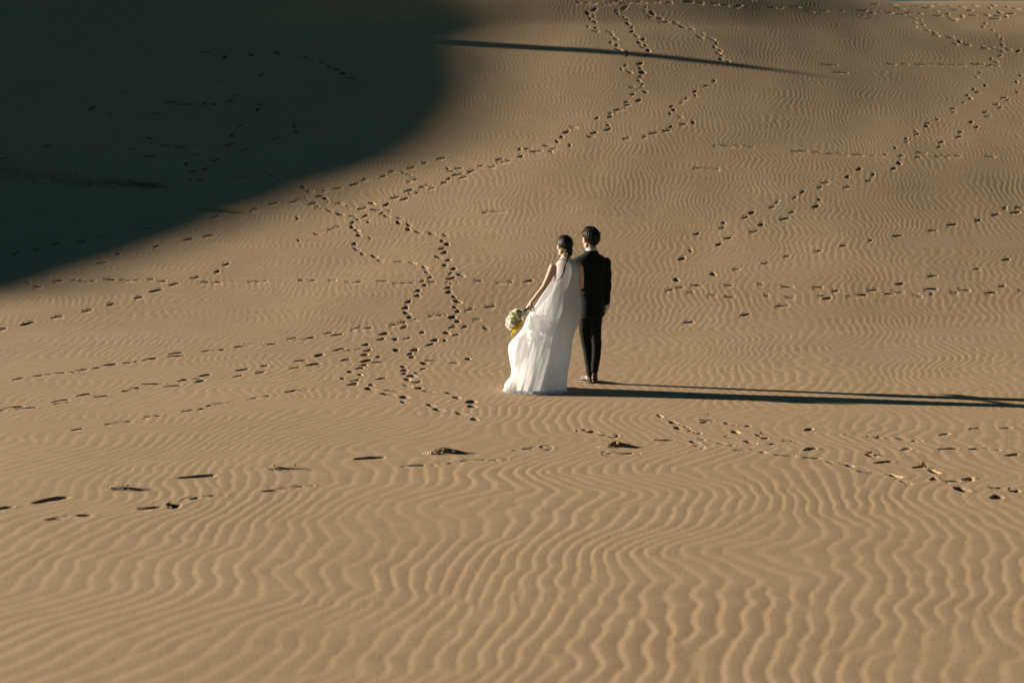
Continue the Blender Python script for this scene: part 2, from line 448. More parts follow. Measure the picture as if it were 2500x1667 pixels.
# each row: the window of the photograph a list was read in (x, y, scale), size, depth, the points along the track
TRACKS = [
 ((0, 640, 3.36), 1.0, 1.3, [(1855,20),(1785,78),(1600,130),(1430,183),(1280,235),(1145,290),(910,348),(715,400),(470,452),(228,505),(5,555)]),
 ((0, 640, 3.36), .8, .55, [(230,165),(310,205),(480,155),(600,150),(680,158),(740,158),(905,145),(1025,152),(1090,150),(1245,145),(1330,160),(1690,168),(1780,168),(1940,158),(2085,165),(2150,160)]),
 ((0, 640, 3.36), .95, .9, [(150,958),(365,928),(460,915),(545,907),(675,885),(820,865),(890,845),(1075,825),(1150,815),(1225,798),(1440,748),(1440,772),(1705,730),(1790,725),(1985,690),(2075,672),(2220,675)]),
 ((0, 640, 3.36), .95, .9, [(40,1210),(110,1192),(220,1197),(495,1140),(510,1154),(690,1088),(835,1102),(1040,1055),(1100,1038),(1255,1000),(1420,1017),(1510,968),(1600,957),(1640,977),(1680,930),(1955,935),(1985,885),(2145,905),(2170,853)]),
 ((0, 640, 3.36), .75, .5, [(640,1372),(930,1325),(1000,1312),(1060,1308),(1210,1272),(1265,1264),(1540,1220),(1650,1205),(1720,1178),(1790,1160),(1830,1160),(2090,1115),(2180,1102)]),
 ((600, 700, 3.92), .95, .8, [(80,548),(235,552),(445,497),(530,507),(600,495),(790,445),(870,462),(1060,402),(1150,400),(1425,365),(1495,345),(1620,315),(1755,292),(1810,278),(1880,272),(2140,222),(2340,193)]),
 ((600, 700, 3.92), .95, .9, [(140,822),(180,758),(470,778),(515,710),(650,745),(705,657),(890,603),(1010,610),(1090,600)]),
 ((600, 700, 3.92), .95, 1.15, [(1650,40),(1645,88),(1557,145),(1530,203),(1540,252),(1585,297),(1515,388),(1325,450),(1300,502),(1150,555),(1168,605),(1140,652),(1155,710),(1130,752),(1095,778),(1000,815),(1095,842),(1050,898),(1030,930)]),
 ((600, 700, 3.92), .95, 1.1, [(1940,10),(1948,50),(1993,98),(2028,142),(2000,197),(2028,237),(1980,292),(2028,330),(1975,388),(1922,443),(1810,512),(1765,555),(1620,605),(1575,645),(1590,672),(1510,768),(1520,800),(1518,833),(1590,855),(1555,887),(1640,908),(1545,947),(1660,970),(1745,1002),(1960,1020),(2020,1062),(2160,1102),(2165,1145)]),
 ((600, 700, 3.92), .95, .8, [(1205,940),(1190,978),(1362,1030),(1400,995),(1518,1057),(1518,1106),(1770,1135),(1845,1177),(2055,1214),(2190,1268)]),
 ((600, 700, 3.92), .85, .65, [(90,1066),(185,1050),(460,998),(560,988),(930,880),(950,702),(1250,725),(1270,672),(1290,882),(1440,607),(1430,505),(1540,497),(1690,437),(1640,827),(1700,787),(1710,735),(1770,708),(1990,733),(2130,693),(1900,518),(2010,463),(2095,385),(2200,313),(2300,400)]),
 ((700, 380, 3.92), .9, 1.0, [(2250,8),(2095,58),(2045,70),(1955,110),(1865,100),(1765,152),(1690,210),(1630,185),(1550,225),(1510,258),(1400,310),(1365,290),(1305,300),(1240,362),(1190,372),(1170,335),(1130,415),(1040,403),(955,470),(860,520),(820,458),(725,508),(640,490),(590,490),(510,460),(385,440),(370,415),(315,390),(250,458),(165,430),(85,440)]),
 ((700, 380, 3.92), .9, .9, [(1480,30),(1325,72),(1195,118),(1005,155),(925,200),(740,235),(650,275),(490,318),(355,340)]),
 ((700, 380, 3.92), .9, .8, [(1130,170),(1170,185),(1200,205),(1230,225),(1175,250)]),
 ((700, 380, 3.92), .85, .7, [(1540,125),(1570,150),(1640,125)]),
 ((700, 380, 3.92), .95, 1.15, [(410,530),(510,562),(630,580),(680,615),(630,640),(625,685),(670,717),(690,765),(648,845),(672,898),(725,942),(840,965),(890,1005),(1070,1015),(1210,1030),(1322,1068),(1342,1118),(1372,1165),(1300,1200),(1320,1240),(1258,1293),(1255,1340)]),
 ((700, 380, 3.92), .95, 1.05, [(780,640),(750,580),(915,550),(965,525),(955,580),(1080,600),(1070,642),(1170,665),(1165,708),(1260,733),(1390,750),(1520,765),(1490,818),(1535,848),(1485,890),(1510,928),(1450,972),(1548,1002),(1515,1050),(1600,1083),(1568,1130),(1665,1143),(1575,1175),(1548,1220),(1605,1218),(1548,1265),(1555,1307),(1600,1352)]),
 ((700, 380, 3.92), .85, .8, [(105,603),(285,752),(430,705),(475,690)]),
 ((700, 380, 3.92), .8, .6, [(115,815),(290,495),(315,500),(800,795)]),
 ((700, 380, 3.92), .85, .6, [(155,1198),(230,1195),(440,1195),(590,1215),(675,1212),(910,1203),(1080,1222),(1160,1220),(1380,1215),(1840,1203),(2040,1217),(2130,1214),(2320,1200)]),
 ((1600, 960, 2.613), .72, .9, [(30,145),(115,187),(145,222),(200,218),(230,243),(268,254),(290,293),(340,300),(395,315),(447,327)]),
 ((1600, 960, 2.613), .72, .7, [(60,300),(250,312),(280,340),(560,365),(650,368),(830,398),(1005,413),(1130,445),(1215,455),(1360,505),(1520,525),(1600,570)]),
 ((1600, 960, 2.613), .72, .8, [(310,186),(335,173),(475,198),(560,208),(590,212),(515,248),(665,268),(700,285),(610,313),(720,326),(860,306),(990,356),(980,232)]),
 ((1600, 960, 2.613), .75, .8, [(1260,264),(1320,268),(1400,280),(1600,298),(1660,308),(1845,262),(2040,226),(2235,222)]),
 ((1600, 960, 2.613), .72, .75, [(1380,398),(1460,440),(1600,357),(1870,355),(2060,355),(2140,355),(2280,393),(1690,470),(1780,500),(1780,548),(1885,562),(2000,548),(1955,612),(2190,605),(2290,617),(2180,662)]),
 ((1600, 0, 2.613), .95, 1.1, [(2330,483),(2305,525),(2310,590),(2250,640),(2225,625),(2200,688),(2175,668),(2120,745),(2105,718),(2050,812),(2015,780),(1935,875),(1945,845),(1810,940),(1825,908),(1675,1005),(1700,975),(1570,997),(1555,1042),(1520,1077),(1390,1115),(1360,1155),(1225,1195),(1045,1275),(1025,1318),(870,1355),(825,1397),(675,1435),(630,1478),(465,1520),(405,1560)]),
 ((1600, 0, 2.613), .9, .85, [(2070,465),(2050,495),(2105,548),(2030,572),(2055,590),(1990,610),(2010,630),(1970,655),(1900,695),(1905,717),(1800,763),(1735,790),(1730,805),(1665,840),(1670,857),(1600,888),(1605,905),(1530,945),(1470,990),(1300,1080),(1225,1130),(1085,1167),(1050,1197),(940,1225),(890,1262),(775,1293),(745,1323),(615,1358),(575,1388),(435,1422),(425,1455),(265,1493)]),
 ((1600, 500, 2.613), .95, 1.0, [(2320,18),(2230,20),(2300,50),(2170,65),(2060,100),(1895,128),(1770,165),(1545,200),(1375,228),(1200,262),(1040,297),(840,330),(700,375),(515,412),(370,445),(225,293),(170,345),(135,478)]),
 ((1600, 500, 2.613), 1.0, 1.2, [(2240,350),(2050,410),(1770,455),(1560,505),(1385,545),(1150,550),(1100,595),(810,645),(575,702),(215,750)]),
 ((1600, 500, 2.613), .85, .7, [(90,545),(160,528),(265,515),(465,515),(680,508),(845,525),(1040,527)]),
 ((1600, 500, 2.613), .85, .6, [(230,562),(360,577),(475,590),(700,583),(860,592),(1060,580),(1250,583),(1310,577),(1490,567),(1550,560),(1670,577),(1760,572),(1760,538),(1910,560),(1970,545),(2140,562),(2210,522),(2340,548)]),
 ((1400, 0, 3.92), 1.25, 1.5, [(490,78),(415,115),(450,150),(500,180),(520,230),(560,265),(560,305),(600,345),(670,380),(630,410),(690,440),(660,455),(715,485),(700,535),(640,610),(640,655),(660,695),(640,740),(625,775)]),
 ((1400, 0, 3.92), 1.15, 1.4, [(690,80),(680,102),(755,130),(735,160),(830,180),(865,212),(975,222),(1035,258),(1120,272),(1235,325),(1210,358),(1320,375),(1370,420),(1355,455),(1400,485),(1385,510),(1420,537),(1415,570),(1475,590)]),
 ((1400, 0, 3.92), 1.05, 1.2, [(200,95),(135,125),(195,158),(165,185),(205,212),(140,255),(215,270),(210,300),(345,305),(370,335),(405,375),(360,410),(415,435),(430,475),(520,500),(515,535),(500,630),(460,660),(535,690)]),
 ((900, 0, 2.94), 1.0, 1.1, [(1950,550),(1945,580),(1965,608),(1945,637),(1900,630),(1985,662),(1895,680),(1940,722),(1860,755),(1850,735),(1835,785),(1795,790),(1735,815),(1735,840),(1640,850),(1720,900),(1720,930),(1620,955),(1600,985),(1475,915),(1420,950),(1385,985),(1355,1018),(1445,1045),(1330,1065),(1310,1088),(1290,1050),(1205,1088),(1150,1070),(1085,1072),(1090,1122),(985,1160),(940,1145),(885,1200),(810,1193)]),
 ((900, 0, 2.94), .9, .9, [(2280,712),(2250,740),(2175,765),(2190,790),(2165,818),(2235,838),(2330,880),(2260,893),(2170,912),(2140,940),(2045,958),(1980,985),(1850,997)]),
 ((1600, 0, 2.613), .9, .95, [(375,520),(325,550),(255,585),(255,610),(195,632),(165,655)]),
 ((2000, 0, 4.704), 1.0, 1.1, [(1090,210),(1165,232),(1105,262),(1195,288),(1105,312),(1240,352),(1325,380),(1340,408),(1510,430),(1610,480),(1560,505),(1705,520),(1900,552),(2010,555),(2085,580),(2180,575),(2290,590),(2080,645),(1975,685),(2035,712)]),
 ((2000, 0, 4.704), .9, .9, [(1905,275),(1880,312),(1990,350),(2050,415),(2100,450),(2100,515)]),
 # trampled strip under the crest
 ((2000, 0, 4.704), 1.35, 1.5, [(60,130),(250,130),(490,125),(600,155),(810,150),(935,168),(1040,158),(1130,160),(1360,185),(1480,165),(1350,135),(1530,215),(1640,190),(1540,235),(1290,75),(1160,75),(1100,75),(930,100),(1230,95),(1560,115),(1730,125),(1650,85),(1480,70),(1380,60),(1930,175),(1770,180),(2060,185),(2140,190),(1960,95),(2160,85),(2070,145),(2190,160),(2270,105),(1800,70),(2000,65),(2020,220),(860,60),(640,50)]),
 ((1400, 0, 3.92), 1.35, 1.5, [(30,30),(90,22),(160,35),(240,20),(320,30),(400,18),(500,28),(580,15),(650,25),(740,20),(820,12),(900,18),(1100,20),(1210,30),(1350,38),(1450,50),(1580,60),(1720,5),(1900,75),(1990,78),(2130,70),(2270,115)]),
 # in the great shadow on the left
 ((0, 0, 2.351), 1.4, 1.6, [(2070,462),(2020,450),(1970,425),(1930,400),(1890,385),(1840,360),(1790,345),(1740,330),(1690,325),(1640,325),(1590,305),(1530,295)]),
 ((0, 0, 2.351), 1.0, 1.2, [(1600,510),(1620,560),(1640,620),(1670,660),(1690,690),(1690,725),(1700,755),(1640,775),(1580,795),(1500,820),(1400,860),(1310,885),(1240,920),(1180,970),(1110,985),(1070,940),(1100,1030),(1140,1035)]),
 ((0, 0, 2.351), 1.0, 1.2, [(1490,600),(1480,630),(1440,660),(1440,690),(1380,720),(1360,745),(1335,775)]),
 ((0, 0, 2.351), 1.3, 1.5, [(840,470),(900,500),(960,540),(1080,575),(1130,560),(1180,590),(1060,600),(980,590),(900,650),(870,610),(800,630),(630,655),(620,600),(530,620),(700,530),(740,515),(1160,410),(1240,380),(1300,415),(1290,330),(1180,300),(1420,340),(1440,315),(1500,430),(1250,510),(1100,490),(1000,370),(1220,595),(1320,580),(1350,550),(1450,540),(1560,535),(1620,505)]),
 ((0, 0, 2.351), 1.0, 1.0, [(20,910),(120,890),(160,860),(260,840),(310,800),(340,795),(430,770),(460,750)]),
 ((0, 0, 2.351), 1.1, 1.1, [(800,780),(860,795),(980,800),(1060,815),(1120,825),(1040,845),(950,835),(760,855),(540,895),(690,910),(860,895),(1120,890),(1120,912),(1320,830)]),
 ((0, 0, 2.351), .95, 1.0, [(1330,1025),(1410,1015),(1470,1050),(1560,1010),(1740,1075),(1780,1100),(1860,1095),(1740,1145),(1690,1160),(1570,1170),(1460,1205),(1240,1245),(1100,1270),(850,1310),(590,1355),(470,1385),(320,1400),(210,1430),(90,1455)]),
 ((0, 0, 2.351), .95, 1.0, [(1200,1355),(1080,1375),(900,1415),(680,1460),(590,1510),(440,1505),(280,1530)]),
 # the near walk across the foreground
 ((0, 1000, 1.8816), 1.0, .8, [(0,455),(230,415),(905,308),(1695,223)]),
 ((0, 1000, 1.8816), .85, .5, [(265,500),(360,487),(690,452),(800,440),(870,412),(930,402),(985,396),(1270,370),(1335,358),(1395,353)]),
 ((1000, 1050, 3.92), .85, .5, [(40,342),(120,338),(480,310),(540,297),(590,292),(740,290),(850,285)]),
 ((1000, 1050, 3.92), .9, .55, [(1070,188),(1190,172),(1310,170),(1640,2),(1730,10),(1840,45),(1960,58),(1890,227),(2020,224),(2110,226)]),
]
HEAPS = [((1000, 1050, 3.92), 1.25, 1.0, [(400,222),(2035,160)]), ((0, 1000, 1.8816), 0.95, 0.55, [(600,368),(1318,272)])]
LEDGES = [((1600, 0, 2.613), [(1500,412,2.2),(1600,410,2.2),(1720,415,3),(1830,416,3),(1930,420,2.5),(2050,412,2),(2160,420,2),(1110,416,2),(1185,465,2),(920,967,2.4),(1010,972,2),(1090,982,2.4),(1140,983,2.2),(1240,988,2.4),(1330,990,2.2),(1420,994,2.2),(490,936,2.6),(580,940,2.4),(420,932,2),(300,1075,2),(360,1080,1.6),(1830,1000,2.4),(1900,999,2),(2130,1000,2)]),
          ((700, 380, 3.92), [(1950,545,1.7),(2035,535,1.7)])]

def collect_footprints():
    g = random.Random(5)
    raw = []
    for win, size, depth, pts in TRACKS:
        shade = win == (0, 0, 2.351)
        raw += [((win[0] + q[0] / win[2], win[1] + q[1] / win[2]), size, depth * (.7 if shade else 1), 'dry' if g.random() < (.6 if shade else .15) else 'print', 1.0, (i == 0, i == len(pts) - 1)) for i, q in enumerate(pts)]  # dry ones keep plain sand, more often in shade where dark pits stand out
    for win, size, depth, pts in HEAPS:
        raw += [((win[0] + q[0] / win[2], win[1] + q[1] / win[2]), size, depth, 'heap', 1.0, (True, True)) for q in pts]
    for win, pts in LEDGES:
        raw += [((win[0] + q[0] / win[2], win[1] + q[1] / win[2]), 0.8, 0.7, 'ledge', q[2], (True, True)) for q in pts]
    w, hit = spots([r[0] for r in raw])
    items = []
    for i, (px, size, depth, kind, st, (first, last)) in enumerate(raw):
        if not hit[i]: continue
        a = w[i] if first else w[i - 1]
        b = w[i] if last else w[i + 1]
        d = b - a; dl = math.hypot(d[0], d[1])
        if kind in ('heap', 'ledge'): ang = g.gauss(0, 0.06); st = max(st, 1.35) if kind == 'heap' else st
        elif dl < 1e-6 or dl > 4.5: ang = g.uniform(-.9, .9)
        else: ang = math.atan2(d[1], d[0]) + g.gauss(0, 0.2)
        fs = 1 + 0.15 * float(sstep(20.0, 40.0, w[i][1]))
        items.append([w[i][0], w[i][1], ang, fs * size * g.uniform(0.66, 1.08), fs * depth * g.uniform(0.6, 1.35) * (.5 if kind == 'dry' else 1), kind, st])
    return items
PRINT_ITEMS = collect_footprints()
PITS = [(it[0], it[1], it[2], 0.126 * it[3] * it[6], 0.052 * it[3]) for it in PRINT_ITEMS if it[5] != 'heap']
DUNES = build_dunes()

def make_footprints():
    g = random.Random(6)
    V = []
    for x, y, ang, size, depth, kind, st in PRINT_ITEMS:
        c, s = math.cos(ang), math.sin(ang)
        for k, (px, py, h, rk) in enumerate(print_shape(g)):
            if kind == 'heap':                       # a raised pile, high at its sunward end
                ring = 0 if k == 0 else (k - 1) // N_SEG + 1
                h = (.046, .040, .026, .014, .007, .003, .001, -.0015)[ring] * (depth if ring < 7 else 1) * max(.12, .75 - py / .126 * .75) * g.uniform(.8, 1.2)
                rk = (0, 0, .2, .5, .8, 1, 1, 1)[ring]
            u, w = py * size * st, -px * size
            V.append((x + u * c - w * s, y + u * s + w * c, h * (depth if h < 0 and rk < 1 and kind != 'heap' else 1.0), rk))
    V = np.array(V)
    z = macro(V[:, 0], V[:, 1]) + ripples(V[:, 0], V[:, 1]) * V[:, 3] + V[:, 2]
    co = np.stack([V[:, 0], V[:, 1], z], 1)
    n = 1 + N_SEG * len(RINGS)
    order = sorted(range(len(PRINT_ITEMS)), key=lambda k: -PRINT_ITEMS[k][3] * PRINT_ITEMS[k][6] / PRINT_ITEMS[k][1])
    rest_v, rest_f, rest_m = [], [], []
    for rank, k in enumerate(order):
        c = co[k * n:(k + 1) * n]
        if rank < 300:
            o0 = c[0].copy()
            vv = [tuple(q) for q in (c - o0)]
            ff = list(PRINT_FACES)
            if PRINT_ITEMS[k][5] == 'heap':
                cv, cf = clod_mesh(g, 9 if PRINT_ITEMS[k][4] > .75 else 3, 0.035)
                b0 = len(vv)
                zt = -0.045 * PRINT_ITEMS[k][4]
                vv += [(q[0] - 0.13, q[1] - 0.02, q[2] * PRINT_ITEMS[k][4] + zt + .012) for q in cv]
                ff += [tuple(i + b0 for i in q) for q in cf]
                cv, cf = clod_mesh(g, 6 if PRINT_ITEMS[k][4] > .75 else 2, 0.05)
                b0 = len(vv)
                vv += [(q[0] - 0.05, q[1] - 0.01, q[2] * PRINT_ITEMS[k][4] + zt + .03) for q in cv]
                ff += [tuple(i + b0 for i in q) for q in cf]
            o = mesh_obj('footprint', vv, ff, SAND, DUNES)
            o.data.materials.append(DAMP_SHADE)
            o.data.polygons.foreach_set('material_index', ([0] * len(PRINT_MATS) if PRINT_ITEMS[k][5] == 'dry' else PRINT_MATS) + [0] * (len(ff) - len(PRINT_MATS)))  # on heaps and ledges the dark inner rings paint their shaded side
            o.location = o0
        else:
            b0 = len(rest_v)
            rest_v += [tuple(q) for q in c]
            rest_f += [tuple(b0 + i for i in q) for q in PRINT_FACES]
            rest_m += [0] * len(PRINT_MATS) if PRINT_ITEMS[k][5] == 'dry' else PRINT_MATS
    if rest_v:
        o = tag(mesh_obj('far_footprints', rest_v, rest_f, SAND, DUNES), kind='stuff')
        o.data.materials.append(DAMP_SHADE)
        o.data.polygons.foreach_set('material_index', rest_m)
    print('footprints', len(PRINT_ITEMS))
make_footprints()

# ------------------------------------------------------------------ unseen post, added left of the frame to cast the slope's thin shadow
def wood_material():
    m, b, nt = new_mat('weathered_wood', (0.16, 0.12, 0.085), 0.9, 0.2)
    color_noise(nt, b, 9, (0.09, 0.07, 0.05), (0.22, 0.175, 0.13), vec_scale=(6, 6, 0.5))
    return m
def make_shadow_post():
    p, a = 41.5, -36.0
    x, y = a * sdx - p * sdy, a * sdy + p * sdx
    z = float(macro(np.array([x]), np.array([y]))[0])
    top = 4.93 - a * TAN_EL
    v, f, n = [], [], 10
    g = random.Random(3)
    H = top - z + 0.3
    levels = 9
    for k in range(levels):
        t = k / (levels - 1)
        r = 0.46 * (1 - t) + 0.24 * t
        for i in range(n):
            q = 2 * math.pi * i / n
            rr = r * (1 + 0.06 * math.sin(3 * q + k) + g.uniform(-.03, .03))
            v.append((rr * math.cos(q) + 0.02 * math.sin(k), rr * math.sin(q), -0.3 + H * t))
    for k in range(levels - 1):
        for i in range(n):
            f.append((k * n + i, k * n + (i + 1) % n, (k + 1) * n + (i + 1) % n, (k + 1) * n + i))
    f.append(tuple(range((levels - 1) * n, levels * n)))
    o = mesh_obj('shadow_post', v, f, wood_material())
    o.location = (x, y, z)
    tag(o, 'unseen stand-in post added left of the frame to throw the thin shadow', 'post')
make_shadow_post()

# ------------------------------------------------------------------ low growth: dark strips in the shade
def grass_material():
    m, b, nt = new_mat('dune_grass', (0.05, 0.06, 0.025), 0.8, 0.2)
    color_noise(nt, b, 5, (0.13, 0.145, 0.07), (0.24, 0.23, 0.13))
    return m
GRASS = grass_material()
def blades(v, f, x, y, z, h, lean, g, w=0.012):
    q = g.uniform(0, 6.283)
    dx, dy = math.cos(q), math.sin(q)
    a = g.uniform(0, 6.283)
    b0 = len(v)
    sx, sy = -math.sin(a) * w, math.cos(a) * w
    for k, t in enumerate((0, .55, 1)):
        ww = (1, .8, .1)[k]
        ox, oy = dx * lean * t * t * h, dy * lean * t * t * h
        v.append((x + ox - sx * ww, y + oy - sy * ww, z + h * t * (1 - .25 * lean * t)))
        v.append((x + ox + sx * ww, y + oy + sy * ww, z + h * t * (1 - .25 * lean * t)))
    f.append((b0, b0 + 1, b0 + 3, b0 + 2)); f.append((b0 + 2, b0 + 3, b0 + 5, b0 + 4))

def make_strip(line, wid, n, label, seed):
    g = random.Random(seed)
    w, hit = spots(line)
    v, f = [], []
    seg = len(w) - 1
    xs, ys = [], []
    for i in range(n):
        t = g.random() ** 0.9 * seg
        k = min(int(t), seg - 1); u = t - k
        p = w[k] * (1 - u) + w[k + 1] * u
        tt = t / seg
        ww = wid * (0.35 + 0.65 * math.sin(math.pi * min(1, 0.25 + tt * 0.75)))
        xs.append(p[0] + g.gauss(0, .12)); ys.append(p[1] + g.gauss(0, ww * .45))
    zs = macro(np.array(xs), np.array(ys))
    for x, y, z in zip(xs, ys, zs):
        blades(v, f, x, y, z - 0.01, g.uniform(.010, .035), 1.3, g, .012)
    o = mesh_obj('creeping_grass', v, f, GRASS)
    tag(o, label, 'grass', kind='stuff')
make_strip([(-120,398),(0,418),(120,436),(230,446),(330,449),(395,456)], 0.60, 6500, 'long dark green strip of low grass in the shaded sand at the left edge', 8)
make_strip([(485,511),(530,514),(575,521)], 0.16, 700, 'short dark strip of low grass near the edge of the big shadow', 9)


# ------------------------------------------------------------------ people: shape helpers
class Shape:
    """collects closed solids that a voxel remesh then fuses into one skin"""
    def __init__(self): self.v, self.f = [], []
    def grid(self, rings):
        b = len(self.v); n = len(rings[0])
        for r in rings: self.v += [tuple(p) for p in r]
        for k in range(len(rings) - 1):
            for i in range(n):
                self.f.append((b + k * n + i, b + k * n + (i + 1) % n, b + (k + 1) * n + (i + 1) % n, b + (k + 1) * n + i))
        self.f.append(tuple(b + i for i in reversed(range(n))))
        e = b + (len(rings) - 1) * n
        self.f.append(tuple(e + i for i in range(n)))
    def tube(self, pts, rad, n=14, flat=None):
        """round limb through pts; rad: radius or (across, depth) per point"""
        P = [Vector(p) for p in pts]
        rad = [(r, r) if not isinstance(r, tuple) else r for r in rad]
        d0 = (P[0] - P[1]).normalized(); d1 = (P[-1] - P[-2]).normalized()
        PP = [P[0] + d0 * min(rad[0]) * .75, P[0] + d0 * min(rad[0]) * .4] + P + [P[-1] + d1 * min(rad[-1]) * .4, P[-1] + d1 * min(rad[-1]) * .75]
        RR = [tuple(q * .45 for q in rad[0]), tuple(q * .85 for q in rad[0])] + rad + [tuple(q * .85 for q in rad[-1]), tuple(q * .45 for q in rad[-1])]
        up = Vector(flat) if flat else None
        side0 = None
        rings = []
        for i, p in enumerate(PP):
            a = PP[max(i - 1, 0)]; c = PP[min(i + 1, len(PP) - 1)]
            t = (c - a).normalized()
            if up is not None: s = t.cross(up).normalized()
            elif side0 is None:
                s = t.cross(Vector((0, 1, 0)) if abs(t.y) < .9 else Vector((1, 0, 0))).normalized()
            else: s = (side0 - t * side0.dot(t)).normalized()
            side0 = s
            u = s.cross(t)
            rings.append([p + s * (RR[i][0] * math.cos(q)) + u * (RR[i][1] * math.sin(q)) for q in [2 * math.pi * k / n for k in range(n)]])
        self.grid(rings)
    def hloft(self, secs, n=36):
        """horizontal sections (z, cx, cy, rx, ry[, power])"""
        rings = []
        for s in secs:
            z, cx, cy, rx, ry = s[:5]; pw = s[5] if len(s) > 5 else 2.2
            r = []
            for k in range(n):
                q = 2 * math.pi * k / n
                c, si = math.cos(q), math.sin(q)
                r.append(Vector((cx + rx * math.copysign(abs(c) ** (2 / pw), c), cy + ry * math.copysign(abs(si) ** (2 / pw), si), z)))
            rings.append(r)
        self.grid(rings)
    def ball(self, c, r, m=None, n=14):
        rings = []
        for k in range(1, n):
            t = math.pi * k / n
            ring = []
            for i in range(2 * n):
                q = math.pi * i / n
                p = Vector((r[0] * math.sin(t) * math.cos(q), r[1] * math.sin(t) * math.sin(q), -r[2] * math.cos(t)))
                if m: p = m @ p
                ring.append(p + Vector(c))
            rings.append(ring)
        self.grid(rings)
    def build(self, name, mat, parent, voxel=0.006, smooth=6, ratio=None, wrinkle=None):
        me = bpy.data.meshes.new(name)
        me.from_pydata(self.v, [], self.f); me.update()
        bm = bmesh.new(); bm.from_mesh(me)
        bmesh.ops.recalc_face_normals(bm, faces=bm.faces)
        bm.to_mesh(me); bm.free()
        o = bpy.data.objects.new(name, me); col.objects.link(o)
        m = o.modifiers.new('r', 'REMESH'); m.mode = 'VOXEL'; m.voxel_size = voxel
        m = o.modifiers.new('s', 'SMOOTH'); m.factor = 0.5; m.iterations = smooth
        if ratio:
            m = o.modifiers.new('d', 'DECIMATE'); m.ratio = ratio
        dg = bpy.context.evaluated_depsgraph_get()
        new = bpy.data.meshes.new_from_object(o.evaluated_get(dg))
        o.modifiers.clear()
        o.data = new
        bpy.data.meshes.remove(me)
        new.name = name
        if wrinkle:
            co = np.empty(len(new.vertices) * 3); new.vertices.foreach_get('co', co); co = co.reshape(-1, 3)
            no = np.empty(len(new.vertices) * 3); new.vertices.foreach_get('normal', no); no = no.reshape(-1, 3)
            co = co + no * wrinkle(co)[:, None]
            new.vertices.foreach_set('co', co.ravel())
        new.polygons.foreach_set('use_smooth', [True] * len(new.polygons))
        new.materials.clear(); new.materials.append(mat)
        new.update()
        o.parent = parent
        return o

def hand(S, wrist, d, palm, k=1.0, curl=(25, 35, 25), spread=0.0, thumb=1, thumb_in=0.25):
    """palm, four fingers and a thumb; d points to the fingertips, palm is the way the palm faces, thumb = +1/-1 picks the side"""
    d = Vector(d).normalized(); p = Vector(palm); p = (p - d * p.dot(d)).normalized()
    s = d.cross(p).normalized() * thumb
    w = Vector(wrist)
    M = Matrix((s, d, p)).transposed()
    S.tube([w - d * .02 * k, w + d * .012 * k, w + d * .045 * k, w + d * .085 * k], [(.026 * k, .020 * k), (.029 * k, .0185 * k), (.038 * k, .0165 * k), (.039 * k, .0135 * k)], flat=p, n=14)
    L = (.068, .077, .072, .056)
    for i in range(4):
        off = (1.5 - i)
        root = w + d * (.080 - .003 * abs(off)) * k + s * off * .0205 * k
        dd = (d + s * off * spread).normalized()
        pts, rads = [root], [.0088 * k]
        a = 0; q = root
        for j, fr in enumerate((.45, .31, .24)):
            a += math.radians(curl[j] + 4 * i)
            v = dd * math.cos(a) + p * math.sin(a)
            q = q + v * L[i] * fr * k
            pts.append(q); rads.append((.0080, .0074, .0062)[j] * k)
        S.tube(pts, rads, n=10)
    r0 = w + d * .022 * k + s * .026 * k
    r1 = r0 + (d * .55 + s * .62 + p * thumb_in).normalized() * .040 * k
    r2 = r1 + (d * .85 + s * .15 + p * (thumb_in + .25)).normalized() * .032 * k
    r3 = r2 + (d * .8 - s * .15 + p * (thumb_in + .35)).normalized() * .026 * k
    S.tube([r0, r1, r2, r3], [.0135 * k, .0112 * k, .0095 * k, .0075 * k], n=10)

def head(S, c, yaw, tilt, k=1.0, jaw=1.0):
    """skull, jaw, nose, brow, lips, chin and ears about the head centre c; the face looks along +y before yaw"""
    m = Matrix.Rotation(yaw, 3, 'Z') @ Matrix.Rotation(tilt, 3, 'X')
    c = Vector(c)
    def B(p, r, rot=None): S.ball(c + m @ (Vector(p) * k), [q * k for q in r], m @ rot if rot else m, 12)
    B((0, -.012, .028), (.075, .094, .088))
    B((0, .028, .005), (.066, .066, .085))
    B((0, .038, -.055), (.052 * jaw, .050, .056))
    B((0, .070, -.090), (.022 * jaw, .018, .018))
    for s in (-1, 1):
        B((.048 * s, .018, -.058), (.016 * jaw, .034, .034))
        B((.034 * s, .072, -.012), (.022, .018, .020))         # cheek
        B((.030 * s, .078, .022), (.022, .014, .009))          # brow
        B((.031 * s, .074, .006), (.0125, .0125, .0105))       # eye
        rot = Matrix.Rotation(-.35 * s, 3, 'Z') @ Matrix.Rotation(.12 * s, 3, 'Y')
        B((.077 * s, -.008, -.004), (.0085, .021, .033), rot)
        B((.080 * s, -.016, .004), (.006, .009, .022), rot)
        B((.075 * s, .0, -.030), (.006, .008, .010))
        B((.008 * s, .095, -.024), (.009, .010, .007))         # nostril
    S.tube([c + m @ (Vector((0, .084, .018)) * k), c + m @ (Vector((0, .098, -.008)) * k), c + m @ (Vector((0, .108, -.021)) * k)], [.008 * k, .010 * k, .0105 * k], n=10)
    B((0, .086, -.049), (.022, .010, .0058))
    B((0, .085, -.059), (.019, .010, .0062))
    return m

